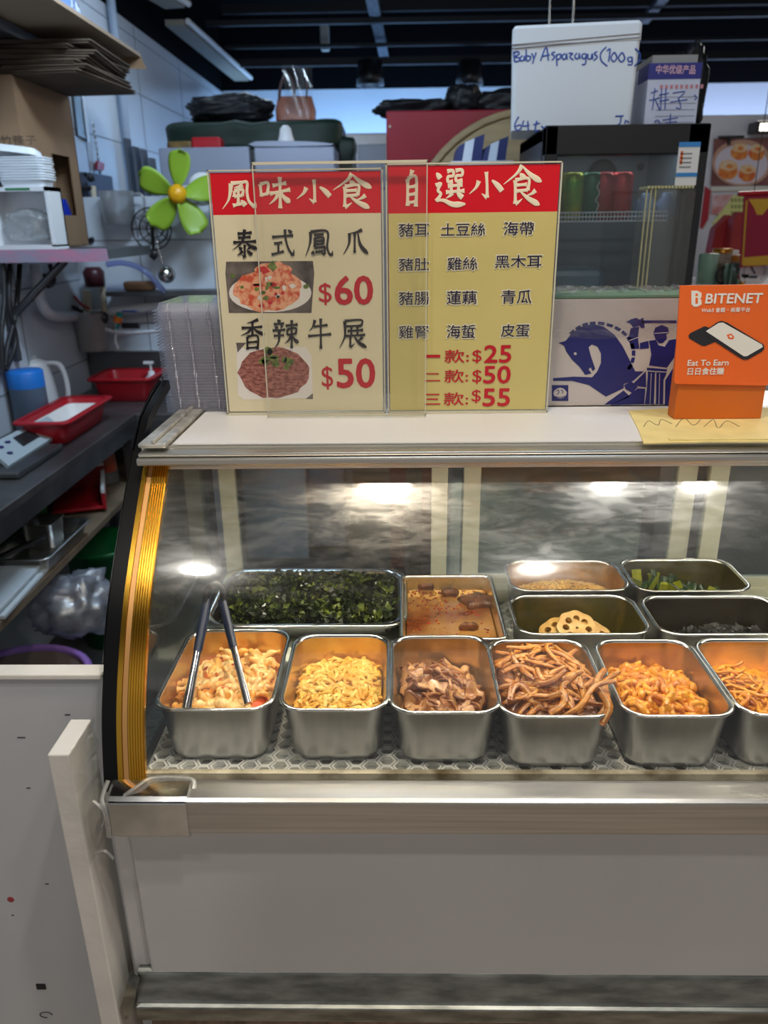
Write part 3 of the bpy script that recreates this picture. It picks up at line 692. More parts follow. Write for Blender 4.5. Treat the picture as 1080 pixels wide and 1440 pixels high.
# tongs standing in the first pan
tg = thing('tongs', 'steel tongs with dark blue handle sleeves standing in the chicken feet pan', 'tongs', (-.30, 1.03, .86))
ap = Z(303, 830, .965); ap = Y(303, 832, 1.09)
l1 = Y(262, 1000, .955); l2 = Y(348, 990, .955)
sleeve = mat('dark_blue_sleeve', rgb(38, 48, 72), .3)
for tip, nm in ((l1, 'arm'), (l2, 'arm')):
    a = ap+Vector((-.012 if tip is l1 else .012, -.01, -.012)); pts = [a.lerp(tip, t) for t in (0, .25, .5, .75, 1)]
    arm = MB().tube(pts, [.0055, .006, .006, .0065, .008], 10, flat=.5, upv=(0, 1, .2)).build(nm, steel_p, tg)
    MB().tube([a.lerp(tip, t) for t in (-.02, .1, .3, .47)], [.0075, .0078, .0078, .0068], 10, flat=.7, upv=(0, 1, .2)).build('sleeve', sleeve, arm)
bow = smoothpath([ap+Vector((-.014, -.012, -.018)), ap+Vector((-.012, 0, .004)), ap+Vector((0, .003, .012)), ap+Vector((.012, 0, .004)), ap+Vector((.014, -.012, -.018))], 6)
MB().tube(bow, .006, 10, flat=1.3, upv=(0, 1, 0)).build('spring_bow', black_pl, tg)
# ---------------------------------------------------------------- on the case top
ZT = 1.239
MB().box(-.345, XR-.05, 1.128, 1.36, ZT, ZT+.0018).build('white_sheet', white_pl, case)
def ptext(mb, body, box, y, m=0, bold=0., depth=.0006, slant=0., shear=0.):
    x0, y0, x1, y1 = box
    a = Y(x0, y1, y); b = Y(x1, y1, y); c = Y(x0, y0, y)
    return mb.text(body, c.z-a.z, face_front(a), m, b.x-a.x, bold, depth, shear, slant)
def ppoly(mb, pts, y, h, m=0, f=lambda X_, Y_: (X_, Y_)):
    """outline given in photo pixels, printed on an upright sheet at depth y"""
    q = []
    for p in pts:
        v = Y(*f(*p), y); q.append((v.x, v.z))
    return mb.prism(q, h, Matrix(((1, 0, 0, 0), (0, 0, -1, y), (0, 1, 0, 0), (0, 0, 0, 1))), m)
def pstroke(mb, pts, y, r, m=0, f=lambda X_, Y_: (X_, Y_), n=3):
    P = [Y(*f(*p), y) for p in pts]
    return mb.tube(smoothpath(P, n) if len(P) > 2 else P, r, 5, m, flat=.35, upv=(0, 1, 0))

# brush lettering: every stroke a tapering ribbon on a 100 x 100 field
GLYPH = {
'風': ['t28,12 26,40 20,68 4,95', 'p28,12 60,8 74,8 74,40 80,70 96,88', 't96,88 98,82 99,72', 't62,18 50,23 36,25', 'p38,36 37,56', 'p38,36 62,32 60,52', 'p38,54 60,51', 'p49,22 49,84', 'p34,84 64,76', 'd57,66 70,84'],
'味': ['p6,26 10,62', 'p6,26 30,22 28,56', 'p10,58 28,54', 'p44,30 86,22', 'p36,54 98,42', 'p66,4 68,98', 't64,50 52,70 34,86', 'n68,48 80,66 98,80'],
'小': ['p52,4 54,50 54,90', 't54,90 48,86 38,76', 't30,34 22,56 2,78', 'd68,32 84,48 98,68'],
'食': ['t50,2 36,22 2,48', 'n52,6 70,24 99,42', 'd44,22 55,33', 'p32,38 32,94', 't32,94 40,90 50,82', 'p32,38 66,34 64,62', 'p34,50 62,48', 'p34,64 64,61', 't84,62 74,70 60,75', 'n46,66 66,82 94,97'],
'自': ['t54,2 44,14 30,23', 'p26,26 26,97', 'p26,26 76,22 74,99', 'p28,48 72,45', 'p28,68 72,65', 'p28,89 72,86'],
'選': ['p42,6 60,4 60,18 45,20 45,34 60,33', 'p68,4 88,2 88,16 71,18 71,32 90,30', 'p44,46 90,42', 'p54,36 55,60', 'p78,34 77,58', 'p38,62 96,58', 't58,64 50,72 38,79', 'd72,64 90,77', 'd8,10 21,25', 'p6,44 22,39 13,57 22,67 8,86', 'n6,86 30,84 60,95 99,94'],
'泰': ['p24,16 76,12', 'p26,30 72,27', 'p8,46 92,42', 't50,2 44,36 28,56 4,72', 'n54,44 70,58 97,68', 'p50,54 51,97', 't51,97 46,94 40,88', 'd29,62 39,71', 't43,75 34,84 22,91', 't72,58 66,66 57,71', 'd57,74 78,88'],
'式': ['p10,30 92,24', 'p18,52 50,48', 'p34,52 35,84', 'p8,90 56,79', 'p60,4 64,40 74,70 91,93', 't91,93 94,86 96,72', 'd73,5 86,17'],
'鳳': ['t22,10 20,50 4,97', 'p22,10 80,8 80,60 86,84 96,93', 't96,93 98,86 99,76', 'p34,20 68,18', 't54,22 48,27 42,31', 'p36,32 36,64', 'p36,32 66,30 66,52', 'p38,43 64,41', 'p38,54 66,52', 'p36,66 74,63', 'p73,63 71,89', 't71,89 66,88 59,83', 'd32,76 29,90', 'd42,75 45,85', 'd52,74 56,83', 'd61,73 65,81'],
'爪': ['t76,5 54,14 26,19', 't28,18 26,56 4,96', 'p48,18 48,88', 'n60,14 70,60 99,92'],
'香': ['t72,3 50,10 28,15', 'p8,30 92,26', 'p50,10 50,54', 't46,30 32,44 4,55', 'n54,30 70,42 98,51', 'p30,58 30,99', 'p30,58 70,56 70,99', 'p32,76 68,74', 'p30,94 70,92'],
'辣': ['d22,1 31,11', 'p8,17 46,14', 'd15,22 20,33', 't39,20 33,33', 'p4,39 50,36', 'p8,57 46,54', 't28,39 26,76 10,99', 'p52,22 96,18', 'p58,34 58,54', 'p58,34 90,31 88,51', 'p58,53 88,50', 'p74,3 74,99', 't72,56 64,70 48,84', 'n76,56 86,70 99,81'],
'牛': ['t31,7 24,26 8,43', 'p26,28 82,23', 'p4,58 96,52', 'p54,2 55,99'],
'展': ['p20,10 80,7 79,26', 'p22,27 79,25', 't20,10 20,60 0,98', 'p30,42 86,39', 'p44,30 44,56', 'p66,29 66,55', 'p24,58 94,54', 'p40,58 40,93', 't40,93 46,90 56,82', 't84,61 74,70 60,75', 'n54,58 70,78 99,95'],
}
def brush(mb, ch, box, y, r, m=0):
    x0, y0, x1, y1 = box
    for i, st in enumerate(GLYPH[ch]):
        k = st[0]; pts = [tuple(float(v) for v in q.split(',')) for q in st[1:].split()]
        P = [Y(x0+(x1-x0)*a/100, y0+(y1-y0)*b/100, y-.0003-.00004*i) for a, b in pts]
        P = smoothpath(P, 6) if len(P) > 2 else [P[0].lerp(P[1], j/6) for j in range(7)]
        n = len(P)-1; rad = []
        for j in range(n+1):
            t = j/n
            rad.append(r*{'p': .72+.42*(2*t-1)**4, 't': 1.12*(1-t)+.12, 'n': (.3+1.15*t/.8 if t < .8 else 1.45-5.6*(t-.8))+.05, 'd': .35+1.0*math.sin(min(1, t*1.15)*math.pi*.62)}[k])
        mb.tube(P, rad, 8, m, False, flat=.12, upv=(0, 1, 0))
    return mb
cream = mat('cream_sheet', rgb(222, 212, 180), .32, 0, var=.03, vscale=6, spec=.35)
mustard = mat('mustard_sheet', rgb(204, 190, 122), .32, 0, var=.04, vscale=6, spec=.35)
red_hd = mat('red_header', rgb(212, 16, 34), .3, spec=.4)
plate_p = mat('printed_plate', rgb(226, 220, 214), .4); dark_p = mat('printed_dark_ground', rgb(60, 52, 52), .5, col2=rgb(120, 110, 104), vscale=30)  # dark background of the printed dish pictures
salad_p = mat('printed_chicken', rgb(232, 168, 130), .4, 0, col2=rgb(206, 84, 56), vscale=90, thr=(.45, .6)); meat_p = mat('printed_beef', rgb(172, 112, 100), .4, 0, col2=rgb(120, 66, 58), vscale=110, thr=(.4, .6), stretch=(1, 1, 2.2))
green_p = mat('printed_leaf', rgb(120, 140, 60), .4, 0, col2=rgb(56, 78, 34), vscale=120); chili_p = mat('printed_chili', rgb(200, 30, 34), .4)
YS = 1.318
def menu(name, label, x0, x1, z0, z1, sheet_m, hz):
    t = thing(name, label, 'menu sign', ((x0+x1)/2, YS, z0), 'menu signs')
    mb = MB().box(x0+.004, x1-.004, YS, YS+.0012, z0+.004, hz, 0).box(x0+.004, x1-.004, YS, YS+.0012, hz, z1-.004, 1)
    mb.build('printed_sheet', [sheet_m, red_hd], t)
    mb = MB().box(x0, x1, YS+.0016, YS+.0036, z0, z1)
    for a, b, c, d in ((x0, x0+.0022, z0, z1), (x1-.0022, x1, z0, z1), (x0, x1, z0, z0+.0022), (x0, x1, z1-.0022, z1)): mb.box(a, b, YS-.002, YS+.004, c, d, 1)
    mb.box(x0, x1, YS-.006, YS+.045, z0-.0015, z0+.0002, 1)
    mb.build('acrylic_holder', [acry, acry_edge], t)
    return t
hzl = Y(420, 301, YS).z; hzr = Y(660, 299, YS).z
ml = menu('menu_sign', 'red and cream menu sign with two dish photos and prices 60 and 50', -.300, -.0225, 1.2425, 1.634, cream, hzl)
mr = menu('menu_sign', 'red and mustard menu sign listing snacks in three columns', -.0185, .2585, 1.2425, 1.640, mustard, hzr)
YP = YS-.0002
for ch, bx in (('風', (311, 253, 360, 296)), ('味', (363, 247, 409, 294)), ('小', (416, 251, 465, 288)), ('食', (467, 243, 523, 294))):
    mb = MB(); brush(mb, ch, bx, YP, .0031); mb.build('title_lettering', ink_wht, ml)
for ch, bx in (('泰', (325, 322, 363, 363)), ('式', (379, 321, 415, 362)), ('鳳', (428, 322, 468, 362)), ('爪', (481, 321, 518, 360)), ('香', (337, 448, 373, 492)), ('辣', (382, 449, 420, 490)), ('牛', (432, 447, 467, 491)), ('展', (477, 447, 516, 491))):
    mb = MB(); brush(mb, ch, bx, YP-.0008, .0023); mb.build('dish_lettering', ink_blk, ml)
for ch, bx, bd in (('$', (449, 398, 467, 429), .0), ('60', (472, 389, 524, 428), .03), ('$', (453, 515, 469, 548), .0), ('50', (475, 505, 527, 545), .03)):
    mb = MB(); ptext(mb, ch, bx, YP, 0, bd); mb.build('price_lettering', ink_num, ml)
def blob(cx, cy, rx, ry, n=22, j=.12, seed=1):
    rg = random.Random(seed); return [(cx+rx*math.cos(6.283*i/n)*(1+rg.uniform(-j, j)), cy+ry*math.sin(6.283*i/n)*(1+rg.uniform(-j, j))) for i in range(n)]
mb = MB(); ppoly(mb, [(318, 368), (440, 367), (442, 384), (438, 440), (322, 440), (317, 385)], YP, .0002, 0)
ppoly(mb, blob(380, 412, 58, 27, 30, 0), YP, .0003, 1); ppoly(mb, blob(377, 408, 47, 30, 28, .1, 3), YP, .0004, 2); ppoly(mb, blob(384, 384, 26, 16, 20, .14, 4), YP, .0005, 2)
for k in range(26): ppoly(mb, blob(377+random.gauss(0, 22), 408+random.gauss(0, 12), U(2, 6), U(1.5, 4), 8, .3, k), YP, .0006, random.choice((3, 3, 4, 1)))
ppoly(mb, [(364, 376), (372, 374), (380, 382), (370, 386)], YP, .0007, 4); ppoly(mb, [(376, 374), (384, 366), (390, 376), (384, 382)], YP, .0007, 3)
mb.build('dish_photo', [dark_p, plate_p, salad_p, green_p, chili_p], ml)['label'] = 'printed photo of a salad of shredded chicken feet'
mb = MB(); ppoly(mb, [(332, 483), (344, 490), (430, 488), (438, 500), (440, 552), (432, 560), (342, 562), (335, 556)], YP, .0002, 1); ppoly(mb, [(332, 482), (346, 482), (334, 496)], YP, .0003, 0); ppoly(mb, [(430, 561), (440, 553), (440, 561)], YP, .0003, 0)
ppoly(mb, blob(385, 524, 49, 36, 30, .05, 5), YP, .0004, 2)
for k in range(12): ppoly(mb, blob(382+random.gauss(0, 14), 508+random.gauss(0, 6), U(4, 8), U(3, 6), 10, .3, k+40), YP, .0006, 3)
mb.build('dish_photo', [dark_p, plate_p, meat_p, green_p], ml)['label'] = 'printed photo of sliced braised beef with green leaves'
for ch, bx in (('自', (567, 238, 591, 291)), ('選', (610, 238, 655, 290)), ('小', (659, 240, 707, 282)), ('食', (707, 231, 762, 290))):
    mb = MB(); brush(mb, ch, bx, YP, .0031); mb.build('title_lettering', ink_wht, mr)
halo = mat('pale_halo_print', rgb(222, 216, 190), .5); ink_it = mat('dark_purple_print', rgb(30, 22, 56), .4)
for ch, bx in (('豬耳', (561, 314, 603, 333)), ('土豆絲', (620, 314, 682, 332)), ('海帶', (708, 312, 750, 331)), ('豬肚', (561, 363, 603, 381)), ('雞絲', (629, 362, 671, 380)), ('黑木耳', (696, 359, 761, 377)),
               ('豬腸', (561, 410, 603, 429)), ('蓮藕', (628, 409, 670, 428)), ('青瓜', (705, 408, 747, 427)), ('雞腎', (561, 458, 603, 476)), ('海蜇', (628, 457, 668, 476)), ('皮蛋', (704, 456, 744, 474))):
    mb = MB(); ptext(mb, ch, (bx[0]-1, bx[1]-1, bx[2]+1, bx[3]+1), YP, 1, .05, .0004); ptext(mb, ch, bx, YP, 0, .008, .0008); mb.build('item_lettering', [ink_it, halo], mr)
for ch, bx, bd in (('一', (598, 499, 619, 503), .01), ('款:', (625, 492, 659, 510), .01), ('$', (664, 492, 677, 511), 0), ('25', (681, 486, 718, 510), .03), ('二', (597, 525, 619, 536), .01), ('款:', (625, 520, 658, 538), .01), ('$', (664, 520, 677, 540), 0), ('50', (680, 515, 717, 539), .03),
                   ('三', (597, 554, 619, 569), .01), ('款:', (624, 552, 658, 570), .01), ('$', (663, 548, 676, 567), 0), ('55', (679, 547, 716, 571), .03)):
    mb = MB(); ptext(mb, ch, bx, YP, 0, bd); mb.build('price_lettering', ink_num, mr)
# clear sheet standing across both signs
t = thing('acrylic_sheet', 'clear acrylic sheet standing in front of the joint between the two menu signs', 'acrylic sheet', (-.09, 1.305, ZT))
MB().box(-.226, .047, 1.303, 1.3055, 1.2405, 1.642).build('pane', clear('overlay_acrylic', (.985, .985, .975), white=.02, smear=.02, scale=5, gloss=.4, ior=1.3), t)
mb = MB()
for a, b, c, d in ((-.226, .047, 1.6395, 1.6435), (-.226, .047, 1.2405, 1.243), (-.226, -.2245, 1.24, 1.642), (.0455, .047, 1.24, 1.642)): mb.box(a, b, 1.302, 1.3065, c, d)
mb.build('polished_edge', acry_edge, t)
MB().box(-.226, .047, 1.285, 1.3045, 1.2408, 1.2425).build('foot', acry, t)

# stack of clear lids, many nested lids lying on each other
def lid(label, group, x, y, z, wx, ly, n, pitch, m, lean=0., name='clear_container'):
    o = MB().loft([rrect(wx, ly, .02, 0, 4), rrect(wx, ly, .02, .0015, 4), rrect(wx-.012, ly-.012, .018, .002, 4), rrect(wx-.022, ly-.022, .016, .014, 4), rrect(wx-.03, ly-.03, .014, .0145, 4)], 0, False, False, True)
    for sx in (-.32, -.12, .1, .3): o.tube([(wx*sx, -ly/2+.001, 0), (wx*sx*.98, -ly/2+.012, .0135)], .0022, 5, 0)
    o = o.build(name, m, loc=(0, 0, 0)); o.location = (x, y, z); tag(o, label, 'lid', group)
    for k in range(1, n):
        c = o.copy(); COL.objects.link(c); c.location = (x+lean*k, y+U(-.001, .001), z+pitch*k); c.rotation_euler = (0, 0, U(-.015, .015))
    return o
lid('clear plastic container lid in the tall stack next to the red and cream menu', 'clear lids on the case top', -.335, 1.43, 1.2395, .165, .18, 34, .0053, lid_c, -.0002)
# wrapped carton with the horse and rider
def zf(X_, Y_): return (760+X_/3.375, 380+Y_/3.375)
YC = 1.372
cb = thing('wrapped_carton', 'silver white carton with navy horse and rider print, wrapped in cling film', 'carton', (.38, 1.43, ZT))
car_m = mat('silver_carton', rgb(196, 188, 186), .4, .15, var=.05, vscale=4)
MB().box(.264, .60, YC, 1.49, ZT+.0005, 1.428, bev=.003).build('carton_body', car_m, cb)
MB().box(.268, .60, YC-.001, 1.48, 1.428, 1.4315).build('green_lid_edge', mat('green_card', rgb(92, 130, 104), .7), cb)
navy = mat('navy_print', rgb(30, 34, 104), .4)
mb = MB()
horse = [(85, 345), (120, 335), (150, 295), (200, 265), (250, 255), (300, 268), (350, 305), (390, 360), (420, 420), (450, 480), (490, 480), (440, 525), (395, 540), (395, 560), (310, 600), (230, 545), (150, 525), (60, 525), (60, 512), (160, 505), (245, 508), (270, 480), (287, 440), (287, 395), (270, 362), (243, 352), (200, 350), (160, 358), (165, 375), (205, 362), (228, 365), (240, 410), (260, 468), (248, 480), (238, 460), (228, 470), (242, 490), (212, 497), (185, 458), (150, 425), (122, 385), (112, 358)]
horse = [p for p in horse if p not in ((200, 350), (160, 358), (165, 375), (205, 362))]
ppoly(mb, horse, YC, .0006, 0, zf)
def arc(t): return (250+175*math.cos(t)*1.02, 440-196*math.sin(t))
for k in range(13):
    t0 = 2.45-.235*k; q = []
    for t, e in ((t0, 0), (t0-.17, 0), (t0-.17, 14), (t0, 14)):
        q.append((262+(150+e)*math.cos(t)*(1.0 if t > 1.57 else 1.15), 395-(138+e)*math.sin(t)))
    ppoly(mb, q, YC, .0006, 0, zf)
for poly in ([(480, 238), (645, 238), (645, 251), (480, 251)], [(405, 246), (430, 232), (455, 226), (470, 235), (488, 224), (495, 272), (478, 275), (470, 262), (440, 272), (425, 252)], [(428, 275), (468, 268), (462, 320), (470, 372), (430, 375), (418, 320)], [(472, 345), (512, 335), (515, 370), (472, 374)],
             [(515, 335), (548, 330), (560, 356), (590, 362), (610, 332), (645, 326), (645, 400), (600, 462), (515, 452), (526, 400)], [(535, 300), (545, 272), (575, 259), (605, 272), (610, 296), (597, 305), (600, 325), (580, 346), (562, 346), (545, 325), (540, 310)],
             [(505, 462), (600, 470), (598, 482), (505, 475)], [(510, 480), (545, 484), (540, 636), (495, 636), (505, 560)], [(550, 484), (600, 486), (584, 520), (582, 636), (548, 636)], [(440, 538), (500, 480), (502, 556), (468, 552)], [(462, 560), (498, 562), (492, 636), (330, 640), (410, 600)], [(395, 570), (425, 600), (340, 636), (302, 638)], [(396, 545), (430, 527), (463, 552), (436, 582), (404, 566)], [(592, 522), (645, 440), (645, 640), (590, 640)]):
    ppoly(mb, poly, YC, .0006, 0, zf)
for (x, y) in ((165, 396),): ppoly(mb, blob(x, y, 7, 7, 8, 0), YC, .0010, 1, zf)
for a, b in (((505, 478), (600, 484)), ((560, 355), (592, 362)), ((420, 335), (465, 318)), ((545, 490), (540, 636)), ((566, 490), (562, 636)), ((526, 490), (520, 636)), ((540, 300), (606, 296))): pstroke(mb, [a, b], YC-.0007, .0006, 1, zf)
ppoly(mb, [(54, 545), (132, 545), (132, 620), (54, 620)], YC, .0006, 0, zf); ppoly(mb, blob(93, 583, 31, 25, 16, .04, 2), YC, .0009, 1, zf)
for pts in ([(76, 575), (84, 568), (88, 580), (78, 590)], [(96, 570), (106, 572), (104, 584)], [(70, 600), (95, 604), (118, 598)]): pstroke(mb, pts, YC-.001, .0008, 0, zf)
mb.build('horse_print', [navy, car_m], cb)
film = clear('cling_film', (.95, .95, .96), white=.03, smear=.45, scale=5, gloss=.75, stretch=(1.2, 1, 7), lo=.5, hi=.72)
mb = MB().grid(lambda u, v: Vector((.262+.30*u, YC-.004-.002*math.sin(u*23+v*9), 1.36+.088*v+.002*math.sin(u*17))), 30, 8)
mb.grid(lambda u, v: Vector((.262+.30*u, YC-.004+.08*v, 1.440+.003*math.sin(u*41+v*7)+.002*math.sin(u*90))), 40, 6)
mb.build('cling_film', film, cb)
# orange card box
ob = thing('tissue_box', 'orange card box with white lettering and a phone picture on its front', 'box', (.525, 1.30, ZT))
orange = mat('orange_card', rgb(242, 108, 38), .45, 0, var=.04, vscale=5); orange_d = mat('deep_orange_card', rgb(206, 104, 26), .5, 0, var=.06, vscale=5)
YO = 1.247
MB().box(.455, .598, YO+.004, 1.285, ZT+.004, 1.432, bev=.002).build('box_body', orange_d, ob)
pm = MB(); pts = [zf(660, 72), zf(1100, 66), zf(1080, 534), zf(1070, 545), zf(640, 537), zf(632, 525)]
ppoly(pm, pts, YO+.0035, .0035); pm.build('front_card', orange, ob)
mb = MB(); YB = YO-.0001
def zt(body, x0, y0, x1, y1, bold=.0, m=0): ptext(MB(), body, (*zf(x0, y0), *zf(x1, y1)), YB, m, bold, .0006).build('lettering', paper, ob)
zt('BITENET', 782, 112, 1048, 157, .035); zt('Web3 會籍・商業平台', 762, 178, 992, 200, .02); zt('Eat To Earn', 697, 426, 890, 453, .03); zt('日日食住賺', 697, 463, 868, 496, .025)
mb = MB(); ppoly(mb, [(715, 97), (745, 97), (764, 108), (764, 128), (758, 135), (764, 142), (764, 162), (745, 173), (728, 173), (716, 162)], YB, .0006, 0, zf); ppoly(mb, [(735, 110), (746, 110), (746, 122), (735, 122)], YB, .0009, 1, zf); ppoly(mb, [(735, 130), (746, 130), (746, 158), (735, 158)], YB, .0009, 1, zf)
mb.build('logo', [paper, orange], ob)
mb = MB(); ppoly(mb, [(703, 308), (712, 298), (778, 266), (795, 270), (850, 320), (848, 332), (780, 360), (765, 358), (704, 322)], YB, .0005, 0, zf); ppoly(mb, [(774, 292), (840, 246), (860, 240), (885, 248), (1058, 352), (1062, 372), (1050, 386), (982, 424), (960, 424), (780, 308)], YB, .0008, 0, zf)
ppoly(mb, [(784, 289), (845, 250), (865, 248), (1050, 352), (1054, 364), (978, 408), (964, 408)], YB, .0011, 1, zf); ppoly(mb, [(882, 306), (905, 300), (918, 316), (912, 328), (892, 326)], YB, .0014, 2, zf); ppoly(mb, [(893, 310), (904, 308), (910, 318), (898, 320)], YB, .0016, 1, zf)
mb.build('phone_picture', [mat('dark_print', rgb(40, 40, 46), .4), paper, orange], ob)
# yellow masking paper
yp = mat('yellow_masking_paper', rgb(226, 208, 142), .7, 0, var=.07, vscale=20, bump=.2, bscale=50)
mb = MB(); yl = [Z(px, py, ZT+.003) for px, py in ((884, 578), (935, 575), (1010, 572), (1085, 574), (1085, 622), (1000, 622), (905, 624), (898, 605))]
mb.prism([(p.x, p.y) for p in yl], .002, Matrix.Translation((0, 0, ZT+.002)))
mb.box(.405, .62, 1.118, 1.128, ZT+.001, ZT+.006)
o = mb.build('masking_paper', yp, loc=(.5, 1.2, ZT+.002)); tag(o, 'wrinkled yellow masking paper stuck to the case top under the orange box', 'paper')
mb = MB()
for pts in ([(905, 600), (912, 592), (925, 598), (930, 590), (945, 596)], [(950, 600), (962, 588), (975, 598), (985, 590)], [(990, 600), (1003, 590), (1010, 602), (1022, 592), (1040, 600)]):
    mb.tube(smoothpath([Z(*p, ZT+.0042) for p in pts]), .0008, 4)
mb.build('pencil_scribble', mat('grey_pencil', rgb(150, 140, 110), .7), o)

# ---------------------------------------------------------------- front: half door panel and post
hp = thing('half_door_panel', 'grey white half-height counter door with chipped white top edge', 'counter door', (-.72, .97, 0))
hw = mat('grey_white_board', rgb(196, 198, 202), .5, 0, var=.05, vscale=2)
MB().box(-1.1, -.43, .95, .972, .02, .944).build('board', hw, hp)
MB().box(-1.1, -.43, .945, .974, .94, .949, bev=.002).build('top_edge', white_paint, hp)
mb = MB(); pa = Y(58, 1387, .9499); mb.box(pa.x-.008, pa.x+.008, .9485, .9499, pa.z-.006, pa.z+.006); mb.build('square_hole', black_mt, hp)
mb = MB(); pa = Y(15, 1265, .9499); mb.ball((pa.x, .9499, pa.z), .006, 10, sc=(1, .1, 1)); mb.build('red_stain', mat('red_stain', rgb(160, 60, 60), .7), hp)
mb = MB(); pa = Y(65, 1427, .9499); mb.tube([(pa.x+.011*math.cos(a*.6), .9497, pa.z+.007*math.sin(a*.6)) for a in range(9)], .0012, 4)
for px, py, dx in ((95, 1005, .004), (30, 1037, .006), (40, 1108, .003), (66, 1243, .003), (18, 1287, .002)): q = Y(px, py, .9499); mb.box(q.x-dx, q.x+dx, .9495, .9499, q.z-.001, q.z+.001)
mb.build('scuff_mark', mat('grey_scuff', rgb(80, 80, 84), .7), hp)
pp = thing('wooden_post', 'white painted wooden post wrapped in clear tape beside the case corner', 'post', (-.45, .86, 0))
mb = MB().box(-.462, -.433, .822, .90, 0, .906, bev=.002); mb.build('post_board', white_paint, pp)
mb = MB().grid(lambda u, v: Vector((-.4318+.002*math.sin(v*31+u*3)*u, .818+.085*u, .72+.188*v+.002*math.sin(u*19))), 8, 26); mb.build('tape_wrap', clear('wrap_tape', (.96, .96, .95), white=.02, smear=.12, scale=16, gloss=.7), pp)
mb = MB().tube(smoothpath([(-.416, .83, .825), (-.404, .826, .815), (-.402, .826, .80), (-.408, .826, .785)]), .003, 6, flat=.4).tube(smoothpath([(-.425, .83, .735), (-.41, .826, .742), (-.40, .826, .728)]), .003, 6, flat=.4)
mb.build('tape_scrap', tape_w, pp)
# torn sheet-metal corner at the kick rail
mb = MB().prism([(-.424, .41), (-.41, .43), (-.40, .475), (-.412, .49), (-.42, .46), (-.428, .44)], .02, Matrix(((1, 0, 0, 0), (0, 0, -1, .845), (0, 1, 0, 0), (0, 0, 0, 1)))); mb.build('torn_corner', dsteel, case)

# ---------------------------------------------------------------- behind the case: back counter, fridge, boxes
bc = thing('steel_counter', 'steel back counter carrying the black glass-door fridge', 'counter', (.9, 2.5, 0))
MB().box(.0, .97, 2.2, 3.1, .93, .96, bev=.004).build('counter_top', steel, bc)
for x in (.05, .92):
    for y in (2.25, 3.05): MB().box(x-.02, x+.02, y-.02, y+.02, 0, .93).build('leg', steel_d, bc)
MB().box(  .02, .95, 2.22, 3.08, .36, .39).build('under_shelf', steel, bc)
o = MB().box(.16, .78, 2.3, 2.8, .391, .78, bev=.02).build('storage_bin', mat('pale_bin', rgb(196, 214, 206), .5), loc=(.47, 2.55, .391)); tag(o, 'pale plastic bin on the shelf under the steel back counter', 'bin')
o = MB().box(.28, .34, 2.27, 2.295, .80, .92).build('x', paper) if False else None
# fridge
YF = 2.30
fa, fb = Y(765, 195, YF), Y(1002, 178, YF); fx0, fx1, fz1 = fa.x+.005, fb.x-.002, 1.795
fr = thing('glass_door_fridge', 'black countertop fridge with glass door, cans and energy sticker', 'fridge', ((fx0+fx1)/2, 2.55, .96))
mb = MB().box(fx0, fx0+.03, YF+.05, 2.78, .965, fz1, bev=.006).box(fx1-.03, fx1, YF+.05, 2.78, .965, fz1, bev=.006).box(fx0, fx1, YF+.05, 2.78, fz1-.04, fz1, bev=.006).box(fx0, fx1, YF+.05, 2.78, .962, 1.02, bev=.006)
mb.build('cabinet', black_pl, fr)
inn = mat('fridge_liner', rgb(120, 128, 134), .5)
mb = MB().box(fx0+.03, fx1-.03, 2.72, 2.75, 1.02, fz1-.04).box(fx0+.03, fx0+.036, YF+.06, 2.74, 1.02, fz1-.04).box(fx1-.036, fx1-.03, YF+.06, 2.74, 1.02, fz1-.04); mb.build('liner', inn, fr)
mb = MB()
for a, b, c, d in ((fx0, fx0+.035, .97, fz1), (fx1-.06, fx1, .97, fz1), (fx0, fx1, fz1-.075, fz1), (fx0, fx1, .97, 1.03)): mb.box(a, b, YF, YF+.045, c, d, bev=.004)
dr = mb.build('door_frame', black_pl, fr)
MB().box(fx0+.035, fx1-.06, YF+.02, YF+.026, 1.03, fz1-.075).build('door_glass', glass_f, dr)
mb = MB().lathe([(.045, 0), (.045, .012), (.03, .014)], (0, 0, 0), 20, M=Matrix.Translation((Y(848, 240, 2.70).x, 2.715, Y(848, 245, 2.7).z)) @ Matrix.Rotation(R(90), 4, 'X')).ball((Y(902, 234, 2.7).x, 2.71, Y(902, 234, 2.7).z), .012, 10)
mb.build('fan_cover', black_mt, fr)
area('fridge_fill', ((fx0+fx1)/2, 2.42, fz1-.05), ((fx0+fx1)/2, 2.55, 1.3), .3, .03, .28, (.9, .95, 1))  # fill added inside to lift the dim fridge interior
zsh = Y(850, 308, YF+.08).z
mb = MB()
for k in range(3): mb.tube([(fx0+.04, YF+.07+.0, zsh+.012*k-.006), (fx1-.07, YF+.07, zsh+.012*k-.006)], .002, 6)
for k in range(34): mb.tube([(fx0+.04+k*(fx1-fx0-.11)/33, YF+.07, zsh+.02), (fx0+.04+k*(fx1-fx0-.11)/33, YF+.07, zsh-.008)], .0012, 5)
for k in range(10): mb.tube([(fx0+.04, YF+.08+k*.03, zsh-.006), (fx1-.07, YF+.08+k*.03, zsh-.006)], .0016, 5)
mb.build('wire_shelf', white_pl, fr)
lb = MB(); s0, s1 = Y(955, 202, YF), Y(985, 202, YF); z0, z1 = Y(955, 261, YF).z, Y(955, 200, YF).z
lb.box(s0.x, s1.x, YF-.002, YF-.0005, z0, z1, 0).box(s0.x, s1.x, YF-.003, YF-.002, z1-.012, z1, 1).box(s0.x, s1.x, YF-.003, YF-.002, z0+.022, z0+.032, 1)
for k in range(4): lb.box(s0.x+.006, s1.x-.02, YF-.003, YF-.002, z0+.045+k*.011, z0+.048+k*.011, 2)
